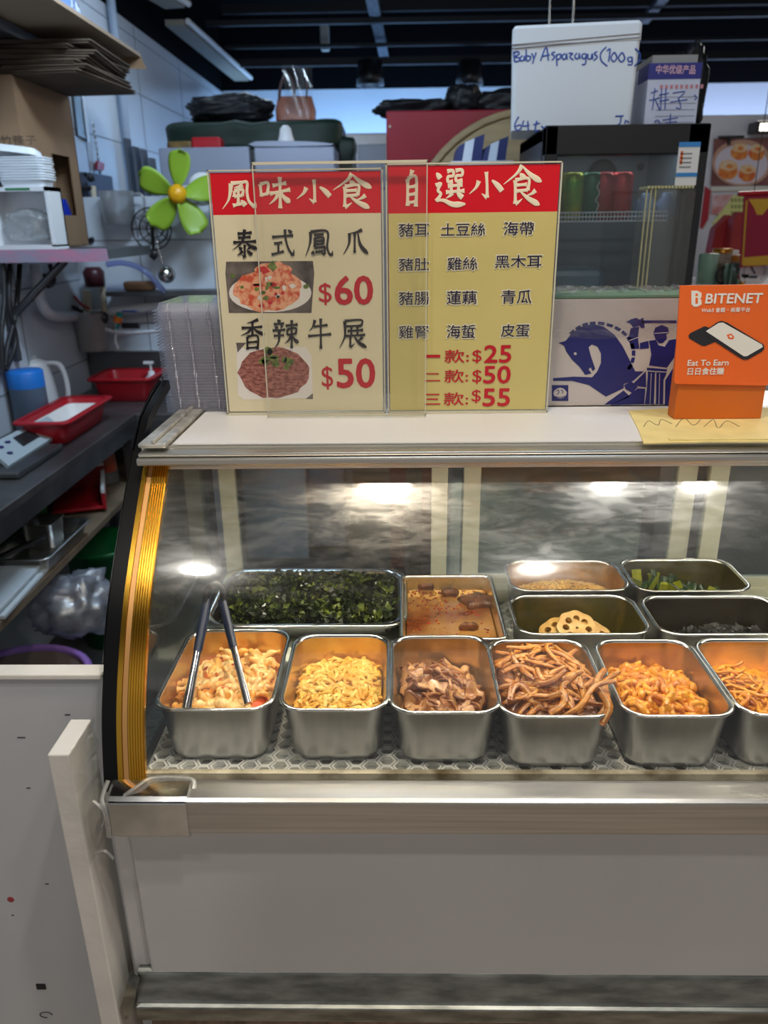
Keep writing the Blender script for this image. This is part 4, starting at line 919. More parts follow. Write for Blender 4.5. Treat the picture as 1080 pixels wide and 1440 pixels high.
lb.box(s0.x+.006, s0.x+.013, YF-.003, YF-.002, z1-.055, z1-.022, 3); lb.build('energy_label', [paper, mat('label_blue', rgb(60, 140, 210), .4), mat('label_grey', rgb(120, 124, 130), .5), mat('label_orange', rgb(230, 110, 50), .5)], fr)
canp = [(.0, 0), (.027, 0), (.033, .006), (.033, .118), (.029, .126), (.026, .128), (.025, .124), (0, .124)]
for px, cm, lbl in ((803, mat('lime_can', rgb(96, 150, 30), .3, .4, col2=rgb(200, 190, 40), vscale=14), 'lime green drink can next to the fridge door frame'), (829, mat('green_can', rgb(8, 92, 56), .3, .4), 'dark green drink can with white script on the fridge shelf'), (846, mat('red_can', rgb(170, 24, 26), .3, .4), 'red drink can touching the dark green can'), (871, mat('red_can', rgb(186, 28, 28), .3, .4), 'red drink can standing last in the fridge row')):
    p = Y(px, 300, YF+.11); k = MB().lathe([(r_, z_*1.0) for r_, z_ in canp], (p.x, YF+.115, zsh-.003), 20)
    if 'script' in lbl:
        k.tube(smoothpath([(p.x+.012, YF+.083, zsh+.02), (p.x+.018, YF+.085, zsh+.04), (p.x+.008, YF+.082, zsh+.05), (p.x+.018, YF+.085, zsh+.07), (p.x+.01, YF+.082, zsh+.085), (p.x+.016, YF+.084, zsh+.1)]), .003, 5, 1, flat=.4)
    o = k.build('drink_can', [cm, paper], loc=(p.x, YF+.115, zsh-.003)); tag(o, lbl, 'can', 'drink cans in the fridge')
blu = mat('blue_bottle', rgb(120, 150, 200), .3)
for px, lbl in ((906, 'pale blue bottle behind the clear lid stack in the fridge, nearest the cans'), (935, 'pale blue bottle behind the clear lid stack in the fridge, nearest the sticker')):
    p = Y(px, 300, YF+.12); o = MB().lathe([(0, 0), (.028, 0), (.03, .004), (.03, .045), (.014, .062), (.014, .072), (0, .073)], (p.x, YF+.12, zsh-.003), 18).build('bottle', blu, loc=(p.x, YF+.12, zsh-.003)); tag(o, lbl, 'bottle', 'blue bottles in the fridge')
p = Y(830, 395, YF+.2); o = MB().box(fx0+.05, fx0+.22, YF+.1, YF+.3, 1.022, 1.42, bev=.02).build('plastic_tub', mat('grey_tub', rgb(110, 130, 140), .4), loc=(fx0+.13, YF+.2, 1.022)); tag(o, 'grey blue tub on the bottom of the black fridge', 'tub')
# clear lids standing before the fridge
gx = Y(930, 330, 2.12); t = thing('clear_lid_sleeve', 'tall nested stack of clear yellowish lids in front of the black fridge', 'lid stack', (gx.x, 2.16, .96))
lp0, lp1 = Y(908, 264, 2.12), Y(958, 400, 2.12)
cl2 = clear('yellowish_lid', (.95, .95, .92), white=.05, smear=.03, gloss=.5, smearcol=(.8, .8, .7)); edge2 = mat('yellowish_edge', rgb(206, 200, 150), .3)
MB().box(lp0.x, lp1.x+.012, 2.12, 2.19, .962, lp0.z, bev=.01).build('lid_body', cl2, t)
mb = MB()
for k in range(3): mb.box(lp0.x+.002+.011*k, lp0.x+.0045+.011*k, 2.116, 2.121, .97, lp0.z-.004)
for k in range(14): mb.box(lp0.x+.004+.0085*k, lp0.x+.009+.0085*k, 2.114, 2.19, lp0.z-.002, lp0.z+.004)
mb.build('lid_edge', edge2, t)
o = MB().box(lp0.x-.3, .97, 2.06, 2.19, .94, .9605).build('shelf_strip', steel, loc=(lp0.x, 2.12, .94)) ; o['kind'] = 'thing'; tag(o, 'narrow steel ledge along the front of the back counter', 'ledge')
# foam box
YQ = 2.42
def zq(X_, Y_): return (700+X_/2.842, Y_/2.842)
q0, q1, q2, q3 = Y(717, 195, YQ), Y(899, 60, YQ), Y(718, 42, YQ), Y(908, 30, YQ)
fo = thing('foam_box', 'white foam box with blue handwriting Baby Asparagus (100g) on top of the fridge', 'foam box', ((q0.x+q1.x)/2, YQ+.12, 1.797))
zl = Y(720, 62, YQ).z
mb = MB(); xa, xb = q0.x, q1.x
mb.loft([rrect(xb-xa-.012, .26, .012, 1.798, 4, (xa+xb)/2, YQ+.13), rrect(xb-xa, .262, .012, zl, 4, (xa+xb)/2, YQ+.131)], 0, False); mb.build('foam_body', foam, fo)
MB().loft([rrect(xb-xa+.004, .264, .012, z_, 4, (xa+xb)/2, YQ+.131) for z_ in (zl+.001, q3.z-.008)]+[rrect(xb-xa-.008, .254, .01, q3.z, 4, (xa+xb)/2, YQ+.131)], 0, False).build('foam_lid', foam, fo)
brn = mat('dark_tape', rgb(70, 50, 62), .5); mb = MB()
ta, tb = Y(721, 66, YQ-.001), Y(898, 55, YQ-.001)
for dz in (0, .009): mb.tube([ta+Vector((0, 0, dz)), tb+Vector((0, 0, dz))], .0024, 5, flat=.4)
mb.build('tape_strip', brn, fo)
mb = MB(); HW = [[(68, 200), (72, 240)], [(68, 205), (85, 200), (90, 210), (72, 220), (92, 226), (88, 238), (72, 240)], [(104, 216), (94, 226), (98, 238), (110, 232), (111, 217), (113, 238)], [(118, 190), (120, 236), (133, 234), (136, 222), (122, 218)], [(140, 208), (149, 228)], [(158, 205), (150, 228), (143, 250)],
    [(175, 240), (198, 185), (206, 240)], [(181, 222), (212, 216)], [(233, 205), (219, 211), (231, 225), (220, 238)], [(238, 215), (240, 262)], [(238, 218), (255, 215), (252, 232), (240, 236)], [(272, 212), (260, 222), (266, 236), (276, 230), (277, 212), (281, 236)], [(286, 212), (302, 214), (291, 226), (306, 240)], [(319, 212), (310, 224), (318, 236), (327, 226), (327, 212), (331, 236)],
    [(351, 214), (338, 221), (344, 236), (354, 228), (355, 214), (352, 255), (338, 258)], [(362, 216), (362, 234), (374, 236), (378, 216), (381, 238)], [(398, 208), (386, 216), (398, 230), (384, 244)], [(434, 190), (412, 215), (414, 245), (438, 268)], [(436, 208), (448, 200), (442, 250)], [(462, 214), (451, 234), (462, 250), (475, 235), (467, 215), (459, 216)], [(491, 217), (480, 236), (492, 252), (505, 238), (497, 216), (489, 218)], [(530, 232), (516, 238), (522, 252), (534, 246), (532, 232), (533, 262), (516, 263)], [(545, 200), (563, 222), (560, 250), (542, 270)],
    [(88, 462), (72, 495), (80, 518), (98, 510), (94, 496), (76, 502)], [(108, 478), (104, 500), (131, 498)], [(124, 480), (126, 522)], [(160, 480), (153, 522), (168, 520)], [(146, 496), (172, 490)], [(178, 502), (200, 522)], [(199, 500), (176, 525)], [(206, 512), (226, 506)], [(468, 468), (500, 466)], [(490, 468), (486, 496), (477, 500)], [(508, 482), (504, 498)], [(512, 486), (521, 494)]]
for a_, b_ in ((0, 6), (6, 17), (17, 23), (23, 26), (26, 31), (31, 99)):
    mb = MB()
    for s_ in HW[a_:b_]: pstroke(mb, s_, YQ-.0005, .0022, 0, zq, 4)
    mb.build('handwriting', ink_blue, fo)
fo.rotation_euler = (0, 0, -.13); fo.location.x += .014
# printed white carton next to the foam box
w0, w1 = Y(905, 178, YQ+.02), Y(988, 86, YQ+.02)
cx_ = thing('printed_carton', 'small white carton with navy top band and blue scribbles beside the foam box', 'carton', ((w0.x+w1.x)/2, YQ+.1, 1.797))
yk = YQ+.02
MB().box(w0.x, w1.x, yk, yk+.17, 1.798, w1.z-.004).build('carton_body', mat('white_carton', rgb(206, 210, 228), .55, 0, var=.05, vscale=20), cx_)
za = Y(905, 112, yk).z
MB().box(w0.x-.0005, w1.x+.0005, yk-.0008, yk+.1, za, w1.z-.003).build('navy_band', mat('navy_band', rgb(40, 44, 130), .45), cx_)
mb = MB(); a = Y(922, 104, yk); b = Y(978, 95, yk); mb.text('中华优级产品', .022, face_front(Vector((a.x, yk-.0009, a.z))), 0, b.x-a.x, .01, .0006, 0, -.02); mb.build('band_lettering', mat('pink_print', rgb(238, 190, 200), .5), cx_)
mb = MB()
for k in range(7): z_ = za-.045-k*.016; mb.box(w0.x+.03, w1.x-.006, yk-.0008, yk-.0004, z_, z_+.0012)
for k in range(9): mb.box(w0.x+.035+k*.014, w0.x+.043+k*.014, yk-.0008, yk-.0004, za-.024, za-.014, 1)
mb.build('print_lines', [mat('print_grey', rgb(120, 122, 150), .5), mat('print_red', rgb(200, 130, 140), .5)], cx_)
CW = ([(612, 372), (640, 362)], [(628, 352), (618, 440)], [(605, 402), (648, 392)], [(630, 400), (648, 442)], [(655, 355), (650, 440)], [(672, 352), (668, 438)], [(645, 380), (684, 372)], [(645, 405), (684, 398)], [(700, 372), (748, 366), (722, 392)], [(722, 392), (732, 432), (712, 430)], [(690, 408), (758, 398)], [(660, 480), (720, 470)], [(690, 455), (688, 498)], [(670, 490), (715, 486)], [(785, 380), (796, 390), (786, 398)], [(625, 488), (640, 480), (650, 498)])
for a_, b_ in ((0, 8), (8, 11), (11, 99)):
    mb = MB()
    for s_ in CW[a_:b_]: pstroke(mb, s_, yk-.001, .0016, 0, zq, 3)
    mb.build('handwriting', ink_blue, cx_)
mb = MB().box(w0.x+.01, w1.x-.01, yk+.01, yk+.16, w1.z-.004, w1.z+.018, M=Matrix.Rotation(0, 4, 'X')); mb.build('open_flap', mat('grey_card', rgb(150, 150, 146), .7), cx_)
def lump(name, label, cat, c, sx, sy, sz, m, seed=0, amp=.16, fr_=2.2, group=None, parent=None, flat=True):
    """crumpled bag: a noisy rounded heap"""
    from mathutils import noise
    c = Vector(c); mb = MB(); n = 26
    def f(u, v):
        th = u*6.28318; ph = (v-.5)*math.pi*.998
        d = Vector((math.cos(th)*math.cos(ph), math.sin(th)*math.cos(ph), math.sin(ph)))
        k = 1+amp*noise.noise(d*fr_+Vector((seed*3.1, seed, 0)))+amp*.55*noise.noise(d*fr_*3+Vector((seed, 0, 9)))+amp*.3*abs(noise.noise(d*fr_*8))
        d = Vector((math.copysign(abs(d.x)**.75, d.x), math.copysign(abs(d.y)**.75, d.y), math.copysign(abs(d.z)**.75, d.z)))
        z = d.z*sz*k
        if flat: z = max(z, -sz*.8)
        return c+Vector((d.x*sx*k, d.y*sy*k, z))
    mb.grid(f, n*2, n, 0, True)
    if parent is not None: return mb.build(name, m, parent)
    o = mb.build(name, m, loc=c-Vector((0, 0, sz*.8))); tag(o, label, cat, group); return o
bp = Y(1000, 110, YQ+.12); lump('plastic_bag', 'black plastic bag behind the printed white carton', 'bag', (bp.x-.035, YQ+.2, 1.90), .045, .05, .13, black_bag, 3, .25)
# ---------------------------------------------------------------- kitchen on the far side of the half door
def pbox(mb, px0, py0, px1, py1, y, dep, m=0, bev=0.):
    a, b = Y(px0, py1, y), Y(px1, py1, y); c = Y(px0, py0, y)
    return mb.box(a.x, b.x, y, y+dep, a.z, c.z, m, None, bev)
def single(mb, name, label, cat, m, loc, group=None, **k):
    o = mb.build(name, m, loc=loc, **k); return tag(o, label, cat, group)
wt_m = mat('stained_steel_top', (.17, .165, .165), .42, .8, var=.3, vscale=5)
wt = thing('steel_worktop', 'long dark steel worktop along the tiled wall with a cluttered lower shelf', 'worktop', (-1.2, 2.4, 0))
MB().box(-1.395, -1.03, 1.3, 3.46, .84, .87, bev=.004).box(-1.03, -.62, 2.93, 3.46, .84, .869, bev=.004).build('worktop', wt_m, wt)
MB().box(-1.04, -1.03, 1.3, 2.93, .79, .845).box(-1.04, -.62, 2.925, 2.935, .79, .845).build('apron', steel_d, wt)
MB().box(-1.395, -.62, 3.455, 3.495, .87, 1.03, bev=.003).build('upstand', steel_d, wt)
shm = mat('worn_beige_shelf', rgb(120, 104, 84), .6, 0, var=.3, vscale=9)
MB().box(-1.395, -1.03, 1.3, 3.4, .575, .60, bev=.003).build('lower_shelf', shm, wt)
for x, y in ((-1.06, 1.36), (-1.06, 2.9), (-.66, 2.97), (-1.36, 1.36), (-1.36, 3.4)): MB().box(x-.018, x+.018, y-.018, y+.018, 0, .84).build('leg', steel_d, wt)
ZW = .8705
# scale
sc_ = thing('kitchen_scale', 'grey kitchen scale with slanted button panel at the near end of the worktop', 'scale', (-1.2, 2.3, ZW))
s0 = Z(92, 604, .92); s1 = Z(64, 594, .93)
MB().box(-1.36, -1.10, 2.10, 2.42, ZW+.001, .892, bev=.006).build('scale_body', steel_d, sc_)
MB().box(-1.36, -1.19, 2.33, 2.418, .892, .912, bev=.004).build('weighing_plate', steel_d, sc_)
pq = [Z(12, 655, .90), Z(92, 604, .90), Z(64, 594, .935), Z(-20, 628, .935)]
pq[2] = pq[1]+(pq[3]-pq[0])*.9
mb = MB(); nrm = (pq[1]-pq[0]).cross(pq[3]-pq[0]).normalized()
mb.add([p-nrm*.012 for p in pq]+pq, [(0, 1, 2, 3), (4, 5, 6, 7), (0, 1, 5, 4), (1, 2, 6, 5), (2, 3, 7, 6), (3, 0, 4, 7)])
pn = mb.build('button_panel', mat('panel_grey_blue', rgb(176, 190, 196), .4), sc_)
def onp(u, v, h=.002): return pq[0].lerp(pq[1], u).lerp(pq[3].lerp(pq[2], u), v)+nrm*h
mb = MB(); mb.add([onp(.34, .3), onp(.62, .3), onp(.62, .8), onp(.34, .8)], [(0, 1, 2, 3)]); mb.build('display', mat('dark_lcd', rgb(34, 44, 46), .2), pn)
mb = MB()
for u, v, m_ in ((.85, .72, 0), (.78, .3, 1), (.14, .35, 1), (.24, .75, 1), (.12, .7, 1)):
    c = onp(u, v, .002); mb.ball(c, .010, 10, m_, sc=(1, 1, .4))
mb.build('button', [red_pl, navy], pn)
def basket(label, x0, x1, y0, y1, z0, h, m, fl=.02, liner=None):
    t = thing('plastic_basket', label, 'basket', ((x0+x1)/2, (y0+y1)/2, z0), 'red baskets on the worktop')
    cx_, cy_, w_, l_ = (x0+x1)/2, (y0+y1)/2, x1-x0, y1-y0
    q = lambda d, z: rrect(w_-2*d, l_-2*d, .03, z, 4, cx_, cy_)
    MB().loft([q(fl+.012, z0+.001), q(fl+.004, z0+.004), q(.004, z0+h-.004), q(.006, z0+h), q(.008, z0+h-.004), q(fl+.008, z0+.008)], 0, True, True, True).build('basket_wall', m, t)
    MB().loft([q(.005, z0+h-.01), q(-.012, z0+h-.008), q(-.014, z0+h), q(-.01, z0+h+.003), q(.006, z0+h+.002)], 0, True, False, False).build('rim', m, t)
    if liner: MB().loft([q(fl+.012, z0+.012), q(.014, z0+h*.75)], 0, True, True, False).build('liner', liner, t)
    return t
basket('red plastic basket with a white lining behind the kitchen scale', -1.258, -1.09, 2.44, 2.85, ZW, .085, red_pl, .02, paper)
basket('red plastic basket farther back, by the pump bottle', -1.27, -1.02, 3.12, 3.36, ZW, .10, red_pl, .02)
# kettle, canister, pump bottle
kp = Y(66, 560, 2.95); kx = kp.x
kt = thing('electric_kettle', 'white electric kettle with a big loop handle behind the red basket', 'kettle', (kx, 2.95, ZW))
MB().lathe([(0, 0), (.07, 0), (.075, .01), (.068, .10), (.055, .19), (.05, .20), (.03, .212), (0, .214)], (kx-.03, 2.95, ZW), 24).build('body', white_pl, kt)
MB().tube(smoothpath([(kx+.015, 2.95, ZW+.195), (kx+.07, 2.95, ZW+.19), (kx+.088, 2.95, ZW+.13), (kx+.08, 2.95, ZW+.05), (kx+.035, 2.95, ZW+.03)]), .0115, 10, flat=.8).build('handle', white_pl, kt)
MB().lathe([(.012, 0), (.018, .004), (.012, .012), (0, .014)], (kx-.03, 2.95, ZW+.212), 12).build('lid_knob', white_pl, kt)
cp_ = Vector((-1.334, 2.72, 0)); single(MB().lathe([(0, 0), (.060, 0), (.062, .004), (.062, .15)], (cp_.x, 2.72, ZW), 28, 0).lathe([(.0625, .15), (.0625, .205), (.058, .21), (0, .211)], (cp_.x, 2.72, ZW), 28, 1, cap0=False), 'canister', 'grey canister with a bright blue band in front of the white kettle', 'canister', [mat('grey_canister', rgb(86, 104, 124), .4), mat('blue_band', rgb(30, 120, 210), .4)], (cp_.x, 2.72, ZW))
pb = Y(212, 560, 3.25)
t = thing('pump_bottle', 'small white pump bottle behind the farther red basket', 'bottle', (pb.x, 3.3, ZW))
MB().lathe([(0, 0), (.03, 0), (.032, .01), (.03, .07), (.014, .088), (.012, .1), (0, .1)], (pb.x, 3.3, ZW), 18).build('bottle_body', white_pl, t)
MB().cyl((pb.x, 3.3, ZW+.1), (pb.x, 3.3, ZW+.135), .005, None, 8).box(pb.x-.03, pb.x+.014, 3.292, 3.308, ZW+.13, ZW+.142, bev=.003).build('pump_head', white_pl, t)
# wall shelf with boxes
ZS = 1.483
ws = thing('storage_shelf', 'grey wall shelf with a faded pink front edge holding boxes', 'shelf', (-1.2, 3.0, 1.44))
pinkm = mat('faded_pink_edge', rgb(150, 144, 164), .5, 0, col2=rgb(206, 120, 150), vscale=9, stretch=(1, 1, 3), thr=(.4, .7))
MB().box(-1.398, -.995, 2.76, 3.25, 1.45, ZS).build('shelf_board', steel_d, ws); MB().box(-1.398, -.994, 2.752, 2.76, 1.443, ZS+.002).build('front_edge', pinkm, ws)
for yy in (2.80,): MB().tube([(-1.39, yy, 1.25), (-1.16, yy, 1.447)], .014, 4).box(-1.398, -1.38, yy-.015, yy+.015, 1.1, 1.45).build('bracket', steel_d, ws)
bx = thing('cardboard_box', 'large brown cardboard box with a cut-out window on the wall shelf', 'box', (-1.32, 3.15, ZS))
CX = -1.292
mb = MB().box(-1.392, CX-.006, 2.9, 2.906, ZS+.001, 2.03).box(-1.392, CX, 3.38, 3.386, ZS+.001, 2.03).box(-1.392, -1.386, 2.9, 3.386, ZS+.001, 2.03).box(-1.392, CX, 2.9, 3.386, 2.03, 2.036).box(-1.392, CX, 2.9, 3.386, ZS+.0005, ZS+.004)
w0_, w1_ = X(70, 200, CX), X(108, 290, CX); ya, yb2, za2, zb2 = w0_.y, w1_.y, 1.60, 1.815
mb.box(CX-.006, CX, 2.9, ya, ZS+.001, 2.03).box(CX-.006, CX, yb2, 3.386, ZS+.001, 2.03).box(CX-.006, CX, ya, yb2, ZS+.001, za2).box(CX-.006, CX, ya, yb2, zb2, 2.03)
mb.build('carton', card, bx)
a = Y(2, 204, 2.899); b = Y(50, 190, 2.899)
MB().text('竹筷子', b.z-a.z, face_front(a), 0, b.x-a.x, .01, .0004).build('faded_lettering', mat('faded_brown_ink', rgb(92, 72, 56), .8), bx)
pa = X(84, 280, CX-.05); single(MB().loft([[pa+Vector((sx*.02, sy*(.05-k*.02), -.06+k*.03)) for sx, sy in ((-1, -1), (1, -1), (1, 1), (-1, 1))] for k in range(3)], 0, False), 'plastic_packet', 'blue packet seen through the window of the cardboard box', 'packet', mat('blue_packet', rgb(30, 60, 190), .35), (pa.x, pa.y, pa.z-.06))
# white frame box with forks, foam trays on it
f0, f1 = Y(-60, 340, 2.78), Y(66, 262, 2.78)
fb_ = thing('fork_box', 'white open-front box of clear bagged plastic forks on the wall shelf', 'box', ((f0.x+f1.x)/2, 2.75, ZS))
zt_ = f1.z; mb = MB()
x0, x1 = f0.x+.05, f1.x
x0 = max(x0, -1.39)
mb.box(x0, x1, 2.78, 2.89, ZS+.001, ZS+.016).box(x0, x1, 2.78, 2.89, zt_-.014, zt_).box(x0, x0+.012, 2.78, 2.89, ZS+.01, zt_).box(x1-.013, x1, 2.78, 2.89, ZS+.01, zt_).box(x0, x1, 2.88, 2.89, ZS+.01, zt_)
mb.build('white_frame', white_pl, fb_); MB().box(x0+.07, x1-.06, 2.779, 2.78, zt_-.011, zt_-.004).build('green_label', green_pl, fb_)
lump('fork_bag', 'clear bag of plastic forks inside the white open-front box', 'bag', ((x0+x1)/2, 2.83, ZS+.075), (x1-x0)*.36, .032, .055, clear('fork_bag', (.9, .92, .94), white=.35, smear=.4, scale=24, gloss=.6), 5, .2)
g0 = None
for k in range(9):
    z_ = zt_+.0006+k*.0085
    if g0 is None:
        g0 = MB().loft([rrect(.145, .09, .02, 0, 4), rrect(.155, .1, .02, .02, 4), rrect(.166, .11, .022, .021, 4), rrect(.166, .11, .022, .024, 4), rrect(.152, .096, .02, .022, 4), rrect(.14, .085, .018, .004, 4)], 0, True, True, True).build('foam_tray', foam, loc=(0, 0, 0)); g0.location = (x1-.088, 2.836, z_); tag(g0, 'white foam meal tray in the stack on the fork box', 'tray', 'foam trays on the fork box')
    else:
        o = g0.copy(); COL.objects.link(o); o.location = (x1-.088+U(-.003, .003), 2.836, z_); o.rotation_euler = (0, 0, U(-.03, .03))
o = g0.copy(); COL.objects.link(o); o.location = (x1-.11, 2.836, zt_+.122); o.rotation_euler = (3.0, .12, .1); o['label'] = 'white foam tray turned upside down on top of the tray stack'; del o['group']
# flattened cartons and top shelf
sh = None
for k in range(7):
    w_ = U(.26, .36); z_ = 2.038+k*.0145
    mb = MB().box(-w_/2, w_/2, -.24, .24, 0, .006).box(-w_/2+.02, w_/2+.01, -.245, .22, .0062, .011)
    sh = mb.build('flattened_carton', card_d, loc=(0, 0, 0)); sh.location = (-1.21+U(-.02, .03), 3.14, z_); sh.rotation_euler = (0, U(-.012, .006), U(-.12, .12)); tag(sh, 'dark flattened carton in the pile on the large cardboard box', 'cardboard', 'flattened cartons')
t = thing('overhead_shelf', 'tan board shelf high above the wall shelf with splintered flap', 'shelf', (-1.2, 2.6, 2.17))
MB().box(-1.40, -1.0, 1.5, 3.42, 2.175, 2.187).build('board', mat('tan_board', rgb(156, 134, 110), .75, 0, var=.08, vscale=4), t)
MB().box(-1.40, -1.24, 1.5, 3.3, 2.14, 2.172).build('under_rail', steel_d, t)
mb = MB().add([(-1.16, 3.41, 2.175), (-1.0, 3.42, 2.175), (-.985, 3.43, 2.135), (-1.15, 3.41, 2.14)], [(0, 1, 2, 3)]); mb.build('torn_flap', card, t, solid=.004)
MB().tube([(-1.39, 1.7, 1.9), (-1.1, 1.7, 2.172)], .012, 4).build('bracket', steel_d, t)
pa = X(100, 12, -1.12); lump('plastic_bag', 'clear and blue plastic bag on the overhead board shelf', 'bag', (-1.14, 2.95, 2.25), .07, .12, .075, mat('blue_clear_film', rgb(120, 150, 210), .2, bump=.5, bscale=30, spec=.8), 4, .3)
# things on the tiled wall
def wallq(mb, pts, x=-1.396, h=.006, m=0):
    q = [X(*p, x) for p in pts]; q2 = [p+Vector((h, 0, 0)) for p in q]; n = len(q)
    return mb.add(q+q2, [list(range(n)), list(range(n, 2*n))]+[(i, (i+1) % n, n+(i+1) % n, n+i) for i in range(n)], m)
single(wallq(MB(), [(100, 118), (116, 118), (124, 198), (108, 190)]).add([X(*p, -1.385) for p in ((112, 112), (116, 112), (127, 200), (123, 200))], [(0, 1, 2, 3)], 1), 'plastic_pouch', 'clear plastic pouch of papers hung on the tiled wall beside the cardboard box', 'pouch', [mat('milky_pouch', rgb(150, 172, 190), .2, bump=.3, bscale=12), mat('bright_strip', rgb(220, 228, 236), .2)], X(110, 160, -1.396), solid=.002)
mb = MB(); 
for k in range(9):
    p = X(131+k*1.2, 176+k*8, -1.385); mb.tube([p+Vector((0, .008*math.sin(a), .014*math.cos(a))) for a in [i*.7 for i in range(9)]], .003, 5, closed=True)
single(mb, 'steel_chain', 'short steel chain hanging on the tiled wall above the red tag', 'chain', steel_p, X(136, 240, -1.385))
single(wallq(MB(), [(134, 226), (144, 230), (143, 240), (134, 238)], -1.39, .01), 'red_tag', 'small red tag at the lower end of the steel chain', 'tag', red_pl, X(139, 238, -1.39))
t = thing('junction_box', 'grey metal box on the tiled wall below the steel chain', 'metal box', X(132, 308, -1.396))
wallq(MB(), [(108, 242), (146, 248), (152, 306), (116, 304)], -1.397, .04).build('box_cover', mat('grey_box', rgb(96, 104, 124), .5, .3), t)
t = thing('gas_pipe', 'short cream pipe with black valves in front of the grey metal box', 'pipe', X(132, 340, -1.32))
MB().tube([X(131, 262, -1.32), X(133, 285, -1.32), X(137, 332, -1.32)], .012, 10).build('pipe', mat('cream_pipe', rgb(196, 186, 160), .45), t)
MB().ball(X(127, 250, -1.32), .018, 10).tube([X(120, 246, -1.32), X(132, 252, -1.32)], .008, 8).tube([X(131, 265, -1.32)+Vector((-.07, 0, 0)), X(131, 265, -1.32)], .01, 8).build('valve', black_pl, t)
MB().ball(X(135, 332, -1.32), .022, 10).tube([X(128, 338, -1.32), X(140, 330, -1.32)], .012, 8).build('valve', black_pl, t)
pp0, pp1 = X(158, 0, -1.38), X(186, 282, -1.38)
ymid = 4.3; single(MB().tube([(-1.375, ymid, 1.3), (-1.375, ymid, 2.9)], .022, 12), 'conduit_pipe', 'vertical pale conduit pipe on the tiled wall reaching the ceiling', 'pipe', mat('pale_conduit', rgb(150, 166, 186), .4), (-1.375, ymid, 1.3))
# on the rear half wall
YR = 3.44
jp = Y(169, 316, YR)
t = thing('measuring_jug', 'frosted white measuring jug hanging on the rear tiled half wall', 'jug', (jp.x, YR, jp.z))
frost = clear('frosted_plastic', (.85, .87, .9), white=.35, smear=.1, gloss=.4)
MB().lathe([(.05, 0), (.062, .0), (.07, .13), (.072, .132), (.068, .132), (.06, .006)], (jp.x, YR, jp.z), 20).build('jug_body', frost, t)
MB().tube(smoothpath([(jp.x+.066, YR, jp.z+.12), (jp.x+.11, YR, jp.z+.11), (jp.x+.105, YR, jp.z+.04), (jp.x+.063, YR, jp.z+.03)]), .006, 8).build('handle', frost, t)
pvc = mat('white_pvc', rgb(206, 210, 216), .35)
t = thing('drain_pipe', 'white plastic drain pipe bending round the kitchen corner above the upstand', 'pipe', Y(120, 442, 3.46))
MB().tube(smoothpath([X(50, 372, -1.35), X(53, 400, -1.35), X(58, 425, -1.35), X(75, 444, -1.35), Y(120, 444, 3.44), Y(180, 436, 3.45), Y(250, 426, 3.46)], 6), .021, 12).build('pipe', pvc, t)
MB().tube([Y(123, 446, 3.45), Y(122, 408, 3.45)], .018, 10).tube([Y(147, 440, 3.45), Y(143, 385, 3.45)], .013, 10).build('riser', mat('cream_pvc', rgb(206, 196, 170), .4), t)
jp = Y(131, 494, 3.36)
t = thing('plastic_pitcher', 'translucent plastic pitcher hanging from the drain pipe', 'pitcher', (jp.x, 3.38, jp.z))
MB().lathe([(.05, 0), (.058, .004), (.066, .16), (.068, .162), (.064, .162), (.055, .008)], (jp.x, 3.38, jp.z), 20).build('pitcher_body', clear('milky_pitcher', (.8, .8, .78), white=.4, smear=.1), t)
MB().tube(smoothpath([(jp.x+.06, 3.38, jp.z+.15), (jp.x+.11, 3.37, jp.z+.12), (jp.x+.1, 3.37, jp.z+.09)]), .005, 6).build('handle', frost, t)
def P3(px, py, y=3.38): return Y(px, py, y)
t = thing('water_tap', 'black tap with a red lever above the translucent pitcher', 'tap', P3(90, 430))
MB().tube([P3(76, 408), P3(82, 428), P3(100, 430)], .013, 8).tube([P3(92, 428), P3(118, 438)], .01, 8).ball(P3(84, 424), .022, 10).build('body', black_pl, t)
MB().tube([P3(104, 416), P3(114, 428), P3(126, 434)], .009, 8, flat=.5).build('lever', red_pl, t)
t = thing('hose_connector', 'teal and orange hose connector with a blue valve lever under the drain pipe', 'hose connector', P3(165, 455))
MB().cyl(P3(169, 440), P3(163, 462), .014, .011, 12).build('sleeve', mat('teal_plastic', rgb(20, 140, 140), .4), t); MB().cyl(P3(167, 445), P3(165, 453), .019, .019, 12).build('locking_ring', mat('orange_plastic', rgb(230, 120, 40), .4), t)
MB().tube([P3(172, 438), P3(192, 438)], .008, 8, flat=.5).build('lever', mat('blue_plastic', rgb(40, 70, 170), .4), t); MB().tube([P3(163, 462), P3(162, 480), P3(166, 490)], .006, 8).build('spout', pvc, t)
MB().ball(P3(145, 447), .026, 12).tube([P3(130, 446), P3(150, 446)], .016, 10).tube([P3(172, 458), P3(196, 458)], .013, 10).build('black_fitting', black_pl, t)
single(MB().tube(smoothpath([P3(112, 430), P3(122, 444), P3(140, 460), P3(175, 468), P3(240, 464)]), .008, 8), 'white_hose', 'thin white hose sagging below the drain pipe', 'hose', pvc, P3(140, 460))
single(MB().tube(smoothpath([P3(150, 372), P3(175, 370), P3(205, 382), P3(232, 412)]), .012, 8), 'water_hose', 'clear violet-blue hose drooping over the rear ledge', 'hose', clear('violet_hose', (.6, .66, .9), white=.3, smear=.1, smearcol=(.5, .55, .8)), P3(205, 382))
ld = Y(240, 410, 3.36)
t = thing('wall_ledge', 'dark steel ledge fixed along the rear tiled half wall', 'ledge', (-.8, 3.43, ld.z-.02))
MB().box(-1.25, -.45, 3.38, 3.498, ld.z-.02, ld.z).build('ledge_board', steel_d, t)
